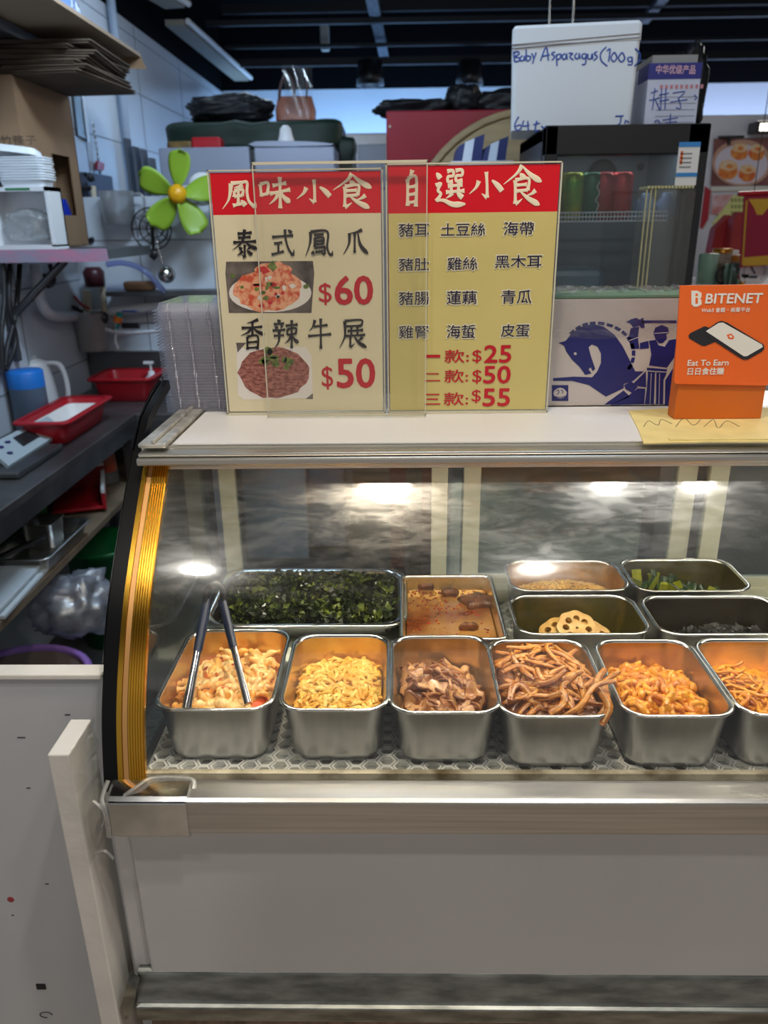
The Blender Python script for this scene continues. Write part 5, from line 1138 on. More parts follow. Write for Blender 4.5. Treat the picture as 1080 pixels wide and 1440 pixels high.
a = Y(193, 404, 3.40); single(MB().box(a.x-.06, a.x+.07, 3.395, 3.45, ld.z+.001, ld.z+.04, bev=.01), 'wooden_tray', 'small brown wooden tray on the dark rear ledge', 'tray', mat('tray_wood', rgb(120, 88, 60), .6, var=.2), (a.x, 3.42, ld.z))
a = Y(128, 395, 3.38); single(MB().lathe([(0, 0), (.04, 0), (.045, .06), (.03, .08), (0, .08)], (a.x, 3.42, ld.z-.02+.04), 14), 'dark_jar', 'dark red jar by the riser of the drain pipe', 'jar', mat('dark_red_jar', rgb(70, 30, 36), .35), (a.x, 3.42, ld.z))
# wire strainer and ladle hanging on the half wall
wire = mat('blackened_wire', (.06, .06, .065), .4, .9)
c = Y(213, 322, 3.40)
t = thing('wire_strainer', 'round wire strainer with black handle hanging on the rear half wall', 'strainer', c)
for r_, dy in ((.083, 0), (.06, .03), (.035, .045)):
    MB().tube([(c.x+r_*math.cos(a*.3142), c.y+dy, c.z+r_*math.sin(a*.3142)) for a in range(20)], .0032, 6, closed=True).build('wire_ring', wire, t)
mb = MB()
for k in range(10):
    a = k*.6283; mb.tube(smoothpath([(c.x+.083*math.cos(a), c.y, c.z+.083*math.sin(a)), (c.x+.05*math.cos(a), c.y+.038, c.z+.05*math.sin(a)), (c.x, c.y+.05, c.z)]), .002, 5)
mb.build('wire_spokes', wire, t); MB().tube([Y(212, 296, 3.39), Y(214, 320, 3.39), Y(217, 366, 3.39)], [.012, .013, .009], 8, flat=.6).ball(Y(216, 358, 3.385), .02, 10, sc=(1, .5, 1)).build('handle', black_pl, t)
c = Y(234, 386, 3.36)
t = thing('soup_ladle', 'steel soup ladle hanging in front of the wire strainer', 'ladle', c)
MB().lathe([(.002, -.036), (.02, -.031), (.034, -.012), (.037, .004), (.033, .004), (.02, -.024), (.002, -.03)], (0, 0, 0), 20, M=Matrix.Translation(c) @ Matrix.Rotation(R(-70), 4, 'X')).build('bowl', steel_p, t)
MB().tube(smoothpath([Y(229, 372, 3.36), Y(222, 345, 3.37), Y(217, 318, 3.385)]), .005, 8, flat=.5).build('handle', steel_p, t)
# clip fan
fc = Y(250, 273, 3.30); gr = mat('lime_green_blade', rgb(136, 172, 48), .4); yl = mat('yellow_hub', rgb(226, 166, 20), .4)
t = thing('clip_fan', 'small fan with five lime green blades and a yellow hub clipped to the half wall', 'fan', (fc.x, 3.3, fc.z))
for k in range(5):
    a = R(82+72*k); ca, sa = math.cos(a), math.sin(a)
    def bl(u, v, ca=ca, sa=sa):
        r_ = .03+u*.135; w_ = (.017+.031*math.sin(min(1, u*1.05)*math.pi*.72))*(1 if u < .85 else math.sqrt(max(0, 1-((u-.85)/.15)**2)))
        s_ = (v-.5)*2*w_; return Vector((fc.x+ca*r_-sa*s_, fc.y+.02*(v-.5)*1.6+.006*math.sin(u*3), fc.z+sa*r_+ca*s_))
    MB().grid(bl, 12, 6).build('blade', gr, t, solid=.003)
MB().lathe([(0, .03), (.018, .028), (.034, .015), (.038, 0), (.036, -.012), (0, -.014)], (0, 0, 0), 20, M=Matrix.Translation(fc+Vector((0, -.004, 0))) @ Matrix.Rotation(R(90), 4, 'X')).build('hub', yl, t)
mc = Y(284, 262, 3.46)
MB().cyl(fc+Vector((0, .012, 0)), (fc.x+.03, 3.40, fc.z+.005), .03, .036, 16).box(fc.x+.01, fc.x+.05, 3.39, 3.57, 1.676, 1.70, bev=.004).box(fc.x+.015, fc.x+.045, 3.38, 3.42, 1.66, fc.z+.02, bev=.004).build('motor_clip', white_pl, t)
mb = MB()
for k in range(5): mb.tube([(mc.x+(.03+.006*k)*math.cos(a*.35), mc.y+.006*k-.01, mc.z+(.03+.005*k)*math.sin(a*.35)) for a in range(18)], .0055, 6, closed=True)
single(mb, 'cable_coil', 'coiled white cable beside the clip fan', 'cable', white_pl, mc)
# trays on the half wall top
a = Y(208, 274, 3.53); t = thing('tray_stack', 'dark grey upright trays leaning at the end of the half wall', 'trays', (a.x, 3.53, 1.676))
for k in range(4): MB().box(a.x-.07+k*.032, a.x-.07+k*.032+.012, 3.505, 3.57, 1.6765, 1.90-.022*k-.01*(k % 2)).build('tray', mat('slate_grey', rgb(74, 82, 96), .5), t)

# under the worktop
ZL = .6005
def onshelf(px, py): return Z(px, py, ZL)
a = onshelf(152, 678)
t = thing('sauce_bottle', 'orange and cream sauce bottle standing on the lower shelf', 'bottle', (a.x, a.y, ZL))
MB().lathe([(0, 0), (.042, 0), (.045, .006), (.045, .05)], (a.x, a.y, ZL), 18).build('bottle_base', clear('cup_plastic', (.85, .82, .75), white=.25, smear=.1), t)
MB().lathe([(.04, .05), (.042, .06), (.036, .17), (.02, .2), (.018, .215), (0, .216)], (a.x, a.y, ZL), 18).build('bottle_body', mat('sauce_orange', rgb(196, 120, 84), .4, 0, col2=rgb(170, 50, 20), vscale=14, stretch=(1, 1, .4)), t)
a = onshelf(125, 708)
t = thing('red_dustpan', 'red tray with a white edge sloping on the lower shelf', 'tray', (a.x, a.y, ZL))
M = Matrix.Translation((a.x-.03, a.y, ZL+.012)) @ Matrix.Rotation(R(20), 4, 'Z')
MB().box(-.09, .09, -.13, .13, 0, .012, M=M, bev=.004).box(.08, .092, -.13, .13, 0, .06, M=M).box(-.09, .09, .12, .132, 0, .09, M=M).build('tray_body', red_pl, t); MB().box(.0805, .0935, -.132, .134, .06, .075, M=M).box(-.09, .0935, .119, .134, .09, .1, M=M).build('white_edge', white_pl, t)
sp = onshelf(85, 770)
t = thing('steel_pan', 'shallow rectangular steel pan at the edge of the lower shelf', 'pan', (-1.112, 2.185, ZL))
q = lambda d, z: rrect(.18-2*d, .33-2*d, .03, ZL+z, 5, -1.112, 2.185)
MB().loft([q(.014, .001), q(.004, .05), q(-.008, .051), q(-.008, .054), q(.006, .053), q(.016, .006)], 0, True, True, True).build('pan_body', steel, t)
a = onshelf(62, 750); t = thing('steel_container', 'small square steel container standing in the shallow pan', 'container', (a.x, a.y+.04, ZL+.007))
q = lambda d, z: rrect(.1-2*d, .1-2*d, .015, ZL+.0075+z, 5, -1.13, 2.25)
MB().loft([q(.006, 0), q(.0, .08), q(-.004, .081), q(.003, .082), q(.008, .006)], 0, True, True, True).build('container_body', steel, t)
t = thing('frying_pan', 'black frying pan whose long handle points over the shallow steel pan', 'pan', (-1.3, 2.0, ZL+.2))
h0, h1 = Y(-25, 796, 1.98), Y(64, 756, 2.07)
MB().tube([h0, h0.lerp(h1, .5)+Vector((0, 0, .004)), h1], [.014, .012, .01], 10, flat=.7).build('handle', black_pl, t); MB().lathe([(0, 0), (.09, 0), (.115, .04), (.118, .042), (.112, .04), (.088, .004), (0, .004)], h0+Vector((-.06, -.09, -.02)), 24).build('pan_body', black_mt, t)
t = thing('saucepan', 'black saucepan with a thick handle at the dark back of the lower shelf', 'pan', onshelf(55, 700))
b_ = onshelf(70, 705); MB().lathe([(0, 0), (.075, 0), (.08, .07), (.076, .07), (.07, .005), (0, .005)], b_+Vector((-.06, 0, .001)), 22).build('pan_body', black_mt, t); MB().tube([b_+Vector((.0, -.03, .06)), b_+Vector((.05, -.16, .085))], .011, 8).build('handle', black_pl, t)
gA = Vector((-1.252, 2.44, 0))
for z_, lb in ((0, 'lower green tub at the near end of the lower shelf'), (.075, 'upper green tub with a pale rim stacked in the lower green tub')):
    mb = MB().lathe([(0, .001), (.085, .001), (.1, .10), (.106, .102), (.106, .108), (.096, .106), (.082, .006)], (gA.x-.04, gA.y-.02, ZL+z_), 24, 0)
    single(mb, 'green_tub', lb, 'tub', green_pl, (gA.x-.04, gA.y-.02, ZL+z_), 'green tubs')
a = onshelf(30, 830)
for k, (dx, lb) in enumerate(((0, 'white cutting board on the lower shelf, topmost of the two'), (.012, 'white cutting board under the topmost one'))):
    single(MB().box(-.1, .1, -.15, .17, 0, .014, M=Matrix.Translation((a.x-.08+dx, a.y-.03, ZL+.016*(1-k))) @ Matrix.Rotation(.05, 4, 'Z'), bev=.004), 'cutting_board', lb, 'cutting board', mat('pale_board', rgb(206, 216, 222), .5), (a.x-.08, a.y, ZL+.016*(1-k)), 'cutting boards')
# cables below the wall shelf
for k, (pts, lb) in enumerate((([(4, 372), (6, 420), (2, 470), (4, 520)], 'black cable hanging below the wall shelf, nearest the photo edge'), ([(14, 372), (13, 430), (22, 480), (8, 520)], 'black cable crossing the others below the wall shelf'), ([(28, 372), (22, 440), (10, 490), (8, 515)], 'black cable bowing inward below the wall shelf'), ([(70, 372), (76, 395), (66, 402), (62, 385)], 'short looped black cable by the shelf bracket'))):
    single(MB().tube(smoothpath([X(*p, -1.37) for p in pts], 6), .009, 8), 'black_cable', lb, 'cable', rubber, X(*pts[0], -1.37), 'cables below the wall shelf')
single(MB().box(-1.398, -1.36, 2.42, 2.52, .88, 1.449), 'wall_channel', 'dark steel channel on the tiled wall behind the cables', 'channel', steel_d, (-1.38, 2.47, .88))
# on the kitchen floor
a = Z(152, 760, .42)
mb = MB().lathe([(0, .001), (.115, .001), (.14, .40), (.148, .402), (.148, .42), (.136, .418), (.11, .01), (0, .01)], (a.x-.02, a.y, 0), 28)
single(mb, 'green_bin', 'tall green plastic bin standing under the worktop', 'bin', green_pl, (a.x-.02, a.y, 0))
a = Z(75, 915, .38)
a = Z(62, 906, .352); a = Vector((a.x-.02, a.y-.33, 0))
t = thing('purple_tub', 'round purple tub with brown inside behind the half door panel', 'tub', (a.x+.02, a.y+.12, 0))
MB().lathe([(0, .001), (.16, .001), (.2, .34), (.196, .34), (.155, .02), (0, .02)], (a.x+.02, a.y+.12, 0), 32).build('tub_wall', mat('brown_tub_inside', rgb(110, 98, 92), .6), t)
MB().lathe([(.198, .335), (.214, .34), (.216, .35), (.2, .358), (.193, .35), (.196, .335)], (a.x+.02, a.y+.12, 0), 32, cap0=False, cap1=False).build('purple_rim', purple_pl, t)
b_ = a; lump('plastic_bag', 'crumpled clear blue plastic bag of scraps lying over the purple tub', 'bag', (Z(98, 862, .44).x, Z(98, 862, .44).y+.05, .445), .11, .11, .092, clear('bluish_bag', (.9, .92, .97), white=.45, smear=.4, scale=14, gloss=.5, smearcol=(.72, .78, .95), lo=.4, hi=.7), 8, .32)
lump('food_scraps', 'brown leafy scraps inside the clear blue plastic bag', 'scraps', (Z(96, 872, .43).x, Z(96, 872, .43).y+.05, .425), .065, .065, .04, mat('scraps', rgb(120, 100, 66), .7, 0, col2=rgb(70, 72, 40), vscale=40), 9, .3)['kind'] = 'stuff'
# ---------------------------------------------------------------- behind the half wall and the hall
stainless_w = mat('pale_steel_cabinet', rgb(150, 158, 178), .35, .25, var=.04, vscale=3)
a, b = Y(222, 208, 3.62), Y(352, 206, 3.62); b2 = Y(470, 206, 3.62); ZC = a.z
t = thing('steel_cabinet', 'tall pale steel cabinet behind the half wall with a black seam', 'cabinet', ((a.x+b2.x)/2, 3.9, 0))
MB().box(a.x, b.x-.006, 3.62, 4.25, .01, ZC, bev=.006).box(b.x+.014, b2.x, 3.62, 4.25, .01, ZC-.004, bev=.006).build('cabinet_body', stainless_w, t); MB().box(b.x-.006, b.x+.014, 3.64, 4.2, .02, ZC-.01).build('seam_gasket', rubber, t)
single(MB().prism(v2([(b.x+.02, ZC+.001), (b2.x-.02, ZC+.001), (b2.x-.04, ZC+.012), ((b.x+b2.x)/2, ZC+.02), (b.x+.02, ZC+.02)], 2), .3, Matrix(((1, 0, 0, 0), (0, 0, 1, 3.63), (0, 1, 0, 0), (0, 0, 0, 1)))), 'appliance_lid', 'pale rounded appliance cover on the steel cabinet', 'cover', stainless_w, ((b.x+b2.x)/2, 3.7, ZC))
cn = Y(401, 203, 3.68); t = thing('white_bottle', 'white tapered bottle standing on the steel cabinet', 'bottle', (cn.x, 3.72, ZC+.02))
MB().lathe([(0, 0), (.036, 0), (.036, .012), (.03, .03), (.024, .058), (.012, .07), (0, .072)], (cn.x, 3.72, ZC+.02), 18).build('bottle_body', white_pl, t); MB().tube(smoothpath([(cn.x-.03, 3.70, ZC+.024), (cn.x-.06, 3.69, ZC+.021), (cn.x-.1, 3.7, ZC+.025)]), .004, 6).build('cord', rubber, t)
# green tarp covered boxes
tarp = mat('dark_green_tarp', rgb(4, 34, 22), .6, 0, var=.25, vscale=6, bump=.25, bscale=9)
def soft(name, label, cat, x0, x1, y0, y1, z0, z1, m, seed=1, amp=.012):
    from mathutils import noise
    bm = bmesh.new(); bmesh.ops.create_cube(bm, size=1); bmesh.ops.subdivide_edges(bm, edges=bm.edges[:], cuts=9, use_grid_fill=True)
    for v in bm.verts:
        c_ = v.co.copy(); r_ = Vector([math.copysign(abs(k*2)**1.0, k) for k in c_]); L = (abs(r_.x)**8+abs(r_.y)**8+abs(r_.z)**8)**(1/8)
        p = Vector(((x0+x1)/2+r_.x/L*(x1-x0)/2, (y0+y1)/2+r_.y/L*(y1-y0)/2, (z0+z1)/2+r_.z/L*(z1-z0)/2))
        n_ = noise.noise_vector(p*9+Vector((seed, 0, seed)))*amp; n_.z = n_.z if v.co.z > -.49 else 0
        v.co = p+n_
    o = MB().bm(bm, 0, True).build(name, m, loc=((x0+x1)/2, (y0+y1)/2, z0)); return tag(o, label, cat)
g0, g1 = Y(236, 172, 3.95), Y(482, 182, 3.95); ZG = ZC+.002
soft('green_tarp', 'dark green tarp covering goods on top of the steel cabinet', 'tarp', g0.x, g1.x, 3.85, 4.24, ZG, Y(300, 168, 3.85).z, tarp, 2, .02)
soft('green_tarp', 'smaller dark green bundle at the open end of the tarp on the cabinet', 'tarp', g1.x-.02, Y(492, 200, 3.95).x+.02, 3.9, 4.2, ZG-.1, Y(484, 190, 3.9).z, tarp, 5, .02)
zg = Y(300, 168, 3.85).z
p = Y(322, 160, 3.95); lump('black_bag', 'black bag lying on the green tarp by the tiled wall', 'bag', (p.x, 4.02, zg+.055), .19, .12, .062, black_bag, 2, .25)
p = Y(275, 203, 3.8); t = thing('snack_packet', 'red and yellow snack packets lying in front of the green tarp', 'packet', (p.x, 3.75, ZC))
MB().box(p.x-.11, p.x+.0, 3.72, 3.80, ZC+.001, ZC+.035, 0, bev=.01).build('yellow_packet', mat('yellow_packet', rgb(130, 104, 50), .4, col2=rgb(80, 60, 40), vscale=20), t); MB().box(p.x, p.x+.13, 3.72, 3.80, ZC+.001, ZC+.05, 0, bev=.01).build('red_packet', red_pl, t)
# handbag in clear wrapping
p0, p1 = Y(386, 178, 3.9), Y(440, 152, 3.9); zb = zg-.0
t = thing('handbag', 'brown leather handbag in clear wrapping on the green tarp', 'handbag', ((p0.x+p1.x)/2, 4.0, zb))
lea = mat('brown_leather', rgb(150, 92, 72), .45, 0, var=.2, vscale=9, bump=.15)
MB().loft([rrect(p1.x-p0.x, .12, .03, zb+.004, 5, (p0.x+p1.x)/2, 4.0), rrect((p1.x-p0.x)*1.02, .12, .03, zb+.05, 5, (p0.x+p1.x)/2, 4.0), rrect((p1.x-p0.x)*.86, .07, .02, zb+.105, 5, (p0.x+p1.x)/2, 4.0)], 0, True).build('bag_body', lea, t)
xm = (p0.x+p1.x)/2; hd = mat('dark_leather', rgb(60, 36, 34), .5)
MB().tube(smoothpath([(xm-.07, 3.965, zb+.05), (xm-.065, 3.965, zb+.13), (xm-.035, 3.965, zb+.19), (xm-.005, 3.965, zb+.16), (xm+.0, 3.965, zb+.09)]), .007, 8).build('handle', hd, t); MB().tube(smoothpath([(xm+.055, 3.965, zb+.08), (xm+.06, 3.965, zb+.14), (xm+.064, 3.965, zb+.18)]), .008, 8, flat=.5).build('handle', hd, t)
MB().grid(lambda u, v: Vector((xm-.04+.13*u, 3.93+.01*math.sin(u*9+v*5), zb+.02+.2*v+.01*math.sin(u*7))), 12, 12).build('clear_wrap', clear('wrap_film', (.9, .92, .94), white=.03, smear=.35, scale=9, gloss=.7, stretch=(1, 1, .4)), t)
# white cooler behind
t = thing('white_cooler', 'white louvred cooler behind the green tarp under the blue glow', 'cooler', (Y(515, 200, 4.9).x, 5.0, 0))
a, b = Y(478, 200, 4.9), Y(545, 200, 4.9); zc_ = Y(510, 187, 4.9).z
mb = MB().box(a.x, b.x, 4.9, 5.3, 0, zc_, bev=.01); mb.build('housing', white_panel, t)
mb = MB()
for k in range(6): mb.box(a.x+.01, a.x+.16, 4.893, 4.902, zc_-.06-k*.03, zc_-.05-k*.03)
mb.build('louvre', white_pl, t); MB().box(b.x-.17, b.x-.01, 4.885, 4.9, zc_-.3, zc_-.06, bev=.02).build('grey_cover', mat('grey_cover', rgb(150, 160, 176), .4), t)
# red cabinet, round board, bags
a, b = Y(543, 156, 3.35), Y(760, 156, 3.35)
t = thing('red_cabinet', 'tall dark red cabinet behind the round wooden board', 'cabinet', ((a.x+b.x)/2, 3.6, 0))
MB().box(a.x, b.x, 3.35, 3.85, .01, a.z, bev=.006).build('cabinet_body', mat('dark_red_panel', rgb(136, 20, 40), .35, var=.06), t); MB().box(a.x+.01, a.x+.018, 3.346, 3.352, a.z-.06, a.z-.05).build('screw', steel_p, t)
ZR = a.z
dc = Y(738, 338, 3.27); rd = Y(738, 150, 3.27).z-dc.z
wd = mat('khaki_wood', rgb(150, 130, 96), .7, 0, var=.12, vscale=5, stretch=(1, 1, 9), bump=.1)
t = thing('round_board', 'large round khaki wooden board leaning on the red cabinet', 'board', (dc.x, 3.3, dc.z-rd))
MB().lathe([(0, -.02), (rd-.006, -.02), (rd, -.012), (rd, .012), (rd-.006, .02), (0, .02)], (0, 0, 0), 64, M=Matrix.Translation((dc.x, 3.30, dc.z)) @ Matrix.Rotation(R(90), 4, 'X')).build('disc', wd, t); MB().tube([(dc.x+(rd-.02)*math.cos(k*.131), 3.279, dc.z+(rd-.02)*math.sin(k*.131)) for k in range(48)], .008, 6, closed=True).build('rim_ring', wd, t)
single(MB().box(dc.x-.3, dc.x+.3, 3.2, 3.34, .02, dc.z-rd-.002, bev=.01), 'support_crate', 'plain crate under the round khaki board', 'crate', card_d, (dc.x, 3.27, .02))
p = Y(585, 141, 3.45); lump('black_bag', 'flat black bag on the open end of the red cabinet top', 'bag', (p.x, 3.55, ZR+.028), .165, .1, .034, black_bag, 11, .25)
p = Y(655, 134, 3.45); lump('black_bag', 'rounded black bag in the middle of the red cabinet top', 'bag', (p.x, 3.55, ZR+.05), .075, .1, .062, black_bag, 12, .2)
p = Y(700, 138, 3.45); lump('black_bag', 'long shiny black bag on the red cabinet next to the foam box', 'bag', (p.x+.06, 3.55, ZR+.042), .16, .1, .05, black_bag, 13, .2)
# striped bags on a white drawer unit
zn = Y(670, 226, 2.75).z; a, b = Y(641, 210, 2.75), Y(714, 210, 2.75)
t = thing('drawer_unit', 'white drawer unit on the steel back counter under the striped bags', 'drawer unit', ((a.x+b.x)/2, 2.85, .961))
MB().box(a.x-.02, b.x+.02, 2.72, 3.0, .961, zn-.002, bev=.006).build('unit_body', white_panel, t)
for k in range(3): MB().box(a.x-.01, b.x+.01, 2.712, 2.722, .98+k*.19, 1.15+k*.19, bev=.003).build('drawer', white_panel, t)
nv = mat('navy_fabric', rgb(28, 40, 96), .6, 0, bump=.2, bscale=20); wf = mat('white_stripe_fabric', rgb(196, 206, 220), .6)
for k, (x0, x1, dz, lb) in enumerate(((641, 678, .0, 'navy and white striped bag on the drawer unit, nearer the red cabinet'), (678, 712, -.006, 'navy and white striped bag on the drawer unit, nearer the fridge'))):
    a, b = Y(x0, 210, 2.76), Y(x1, 210, 2.76); w_ = b.x-a.x; zt2 = Y(x0, 200, 2.76).z+dz
    t = thing('striped_bag', lb, 'bag', ((a.x+b.x)/2, 2.85, zn), 'striped bags')
    for i, (u0, u1, m_) in enumerate(((.0, .25, nv), (.25, .6, wf), (.6, .98, nv))):
        MB().loft([[Vector((a.x+w_*u, y_, z_)) for u, y_, z_ in ((u0, 2.76, zn), (u1, 2.76, zn), (u1+.12, 2.775, zt2+.012*i), (u0+.12, 2.775, zt2-.01+.012*i))], [Vector((a.x+w_*u, y_, z_)) for u, y_, z_ in ((u0, 2.95, zn), (u1, 2.95, zn), (u1+.12, 2.94, zt2+.012*i), (u0+.12, 2.94, zt2-.01+.012*i))]], 0, False).build('white_stripe' if m_ is wf else 'navy_panel', m_, t)

# neighbouring stall
pan_m = mat('white_stall_panel', rgb(226, 226, 230), .5)
struct('wall_stall', MB().box(1.36, 4.5, 4.1, 4.16, 0, 2.02), pan_m)
YP2 = 4.09
t = thing('dumpling_poster', 'poster of four orange dumplings in a bamboo steamer on the stall wall', 'poster', Y(1040, 262, YP2))
bgp = mat('poster_brown', rgb(110, 62, 58), .5, 0, col2=rgb(150, 96, 92), vscale=6); bam = mat('poster_bamboo', rgb(206, 160, 136), .5); stp = mat('poster_paper', rgb(226, 216, 226), .5); dmp = mat('poster_dumpling', rgb(222, 90, 34), .5, 0, col2=rgb(240, 160, 70), vscale=30); skn = mat('poster_skin', rgb(238, 216, 190), .5, 0, col2=rgb(240, 190, 120), vscale=40)
mb = MB(); ppoly(mb, [(1004, 195), (1150, 193), (1150, 260), (999, 261)], YP2, .003, 0)
ppoly(mb, blob(1043, 229, 42, 33, 30, 0), YP2, .004, 1); ppoly(mb, blob(1042, 231, 37, 28, 30, 0), YP2, .005, 2)
for x, y, r_ in ((1023, 238, 14), (1050, 243, 12), (1039, 213, 12), (1063, 214, 11)): ppoly(mb, blob(x, y+2, r_, r_*.9, 16, .06, x), YP2, .006, 3); ppoly(mb, blob(x+1, y-5, r_*.9, r_*.55, 16, .1, y), YP2, .007, 4); ppoly(mb, blob(x+2, y-4, r_*.35, r_*.25, 10, .1, y), YP2, .008, 3)
mb.build('printed_sheet', [bgp, bam, stp, dmp, skn], t)
MB().box(Y(999, 265, YP2).x, Y(1150, 265, YP2).x, YP2-.01, YP2+.008, Y(1040, 268, YP2).z, Y(1040, 262, YP2).z).build('lower_frame', alu, t)
single(MB().tube([Y(1010, 193, 4.07), Y(1046, 192, 4.07)], .006, 6).tube([Y(1025, 193, 4.07), Y(1025, 204, 4.07)], .008, 6), 'black_bracket', 'black T-shaped bracket at the top of the dumpling poster', 'bracket', black_pl, Y(1025, 200, 4.07))
lf = Y(1078, 180, 4.0); t = thing('stall_lamp', 'lit rectangular lamp above the dumpling poster', 'lamp', (lf.x, 4.0, lf.z)); MB().box(lf.x-.05, lf.x+.2, 3.99, 4.09, lf.z-.02, lf.z+.03, bev=.004).build('lamp_housing', black_pl, t); MB().box(lf.x-.035, lf.x+.19, 3.985, 3.992, lf.z-.012, lf.z+.018).build('diffuser', mat('lamp_glow', (1, .95, .85), .5, emit=(1, .93, .8), estr=5), t)
# papers, red bags, banner
mb = MB(); ppoly(mb, [(1002, 275), (1030, 273), (1026, 300), (1000, 302)], YP2, .002); single(mb, 'pink_notice', 'small white and pink notice under the dumpling poster', 'notice', mat('pink_notice', rgb(230, 206, 206), .6, col2=rgb(206, 120, 110), vscale=18), Y(1012, 290, YP2))
mb = MB(); ppoly(mb, [(1032, 274), (1060, 273), (1060, 308), (1000, 316)], YP2-.003, .002, 0)
for k in range(3):
    for j in range(4): ppoly(mb, [(1028+j*5, 279+k*9), (1031+j*5, 279+k*9), (1031+j*5, 284+k*9), (1028+j*5, 284+k*9)], YP2-.004, .002, 1)
single(mb, 'yellow_notice', 'yellow notice with green writing partly behind the red paper bags', 'notice', [mat('pale_yellow', rgb(222, 220, 140), .6), mat('olive_ink', rgb(140, 146, 80), .6)], Y(1030, 310, YP2))
shz = Y(1040, 402, 3.0).z
t = thing('display_shelf', 'white shelf carrying jars, mug and dial at the neighbouring stall', 'shelf', (1.5, 3.1, 0)); MB().box(1.02, 2.6, 2.92, 3.5, shz-.03, shz, bev=.004).build('shelf_board', white_panel, t); MB().box(1.05, 2.55, 2.96, 3.45, .01, shz-.03).build('base_cabinet', white_panel, t)
drk = mat('dark_red_paper', rgb(150, 34, 34), .5, 0, var=.15)
def upright(name, label, cat, pts, y, dep, m, zbase=None, **k):
    mb = MB(); q = [Y(*p, y) for p in pts]; q = [(v.x, v.z) for v in q]
    if zbase is not None: zmin = min(z for _, z in q); q = [(x, z if z > zmin+.004 else zbase) for x, z in q]
    mb.prism(q, dep, Matrix(((1, 0, 0, 0), (0, 0, -1, y+dep), (0, 1, 0, 0), (0, 0, 0, 1)))); c_ = Y(*pts[0], y)
    return single(mb, name, label, cat, m, (c_.x, y, zbase if zbase else c_.z), **k)
upright('paper_bag', 'dark red paper bag with slanting top behind the gold-lidded jar', 'paper bag', [(997, 352), (1006, 322), (1026, 302), (1031, 308), (1030, 352)], 3.38, .06, drk, shz, group='red paper bags')
upright('paper_bag', 'dark red paper bag touching the red scroll', 'paper bag', [(1026, 352), (1032, 308), (1041, 298), (1052, 300), (1052, 352)], 3.30, .06, drk, shz, group='red paper bags')
upright('red_ribbon', 'bright red ribbon hanging behind the edge of the black fridge', 'ribbon', [(985, 320), (992, 262), (1000, 268), (996, 308), (988, 322)], 4.088, .01, red_pl)
YB2 = 2.86
t = thing('hanging_scroll', 'red scroll with gold characters and border hanging at the stall', 'scroll', Y(1062, 272, YB2))
mb = MB(); ppoly(mb, [(1046, 273), (1100, 270), (1098, 372), (1040, 376)], YB2, .004); mb.build('scroll_cloth', mat('crimson_cloth', rgb(150, 16, 52), .6), t)
gm = mat('scroll_gold', rgb(206, 160, 50), .4, .3)
mb = MB(); pstroke(mb, [(1050, 282), (1044, 372)], YB2-.004, .004, 0); ppoly(mb, [(1052, 280), (1096, 279), (1092, 286), (1080, 292), (1072, 302), (1064, 302), (1060, 292)], YB2-.003, .002, 0); ppoly(mb, [(1046, 362), (1096, 358), (1096, 372), (1044, 374)], YB2-.003, .002, 0); mb.build('gold_border', gm, t)
for k, chx in enumerate('金銀滿屋'): MB_ = MB(); ptext(MB_, chx, (1057-k, 299+k*16, 1070-k, 312+k*16), YB2-.002, 0, .03); MB_.build('gold_lettering', gm, t)
MB().tube([Y(1038, 273, YB2-.004), Y(1100, 270, YB2-.004)], .008, 8).build('scroll_rod', red_pl, t)
MB().tube([Y(1060, 272, YB2), Y(1060, 272, YB2)+Vector((0, 0, 1.0))], .0015, 4).build('hanging_string', black_pl, t)
def jar(px, y, prof, mats, name, label, cat, splits):
    c_ = Y(px, 400, y); t = thing(name, label, cat, (c_.x, y, shz))
    for (p_, m_, pn_) in splits: MB().lathe(p_, (c_.x, y, shz+.001), 20).build(pn_, m_, t)
    return t
gp = mat('pale_green_glass', rgb(140, 176, 158), .2); kb = mat('jar_contents', rgb(96, 84, 66), .4, 0, col2=rgb(190, 180, 160), vscale=20); gl_ = mat('gold_lid', rgb(186, 130, 40), .3, .6)
jar(992, 3.0, 0, 0, 'green_bottle', 'pale green glass bottle next to the black fridge', 'bottle', [([(0, 0), (.035, 0), (.036, .11), (.034, .115), (0, .116)], gp, 'bottle_body')])
jar(1010, 3.04, 0, 0, 'glass_jar', 'narrow glass jar with a flat gold lid', 'jar', [([(0, 0), (.032, 0), (.034, .01), (.034, .115)], kb, 'jar_body'), ([(.036, .115), (.036, .13), (0, .131)], gl_, 'jar_lid')])
jar(1034, 3.06, 0, 0, 'glass_jar', 'wide jar with an orange-gold lid behind the striped mug', 'jar', [([(0, 0), (.05, 0), (.052, .01), (.05, .085)], kb, 'jar_body'), ([(.05, .085), (.05, .105), (0, .107)], mat('orange_gold_lid', rgb(214, 140, 40), .3), 'jar_lid')])
mgm = mat('striped_mug', rgb(64, 84, 72), .3, 0, col2=rgb(150, 176, 160), vscale=60, stretch=(1, 1, .02), thr=(.5, .55))
c_ = Y(1030, 400, 2.96); t = thing('striped_mug', 'dark green striped mug with a handle in front of the wide jar', 'mug', (c_.x, 2.96, shz)); MB().lathe([(0, .001), (.036, .001), (.038, .08), (.034, .08), (.032, .006)], (c_.x, 2.96, shz), 20).build('mug_body', mgm, t); MB().tube(smoothpath([(c_.x-.036, 2.96, shz+.07), (c_.x-.062, 2.955, shz+.055), (c_.x-.058, 2.955, shz+.02), (c_.x-.036, 2.96, shz+.012)]), .005, 8).build('handle', black_pl, t)
single(MB().box(Y(1008, 380, 3.18).x, Y(1036, 380, 3.18).x, 3.18, 3.24, shz+.001, Y(1020, 352, 3.18).z, bev=.003), 'white_box', 'plain white box behind the gold-lidded jar', 'box', paper, (Y(1022, 380, 3.18).x, 3.2, shz))
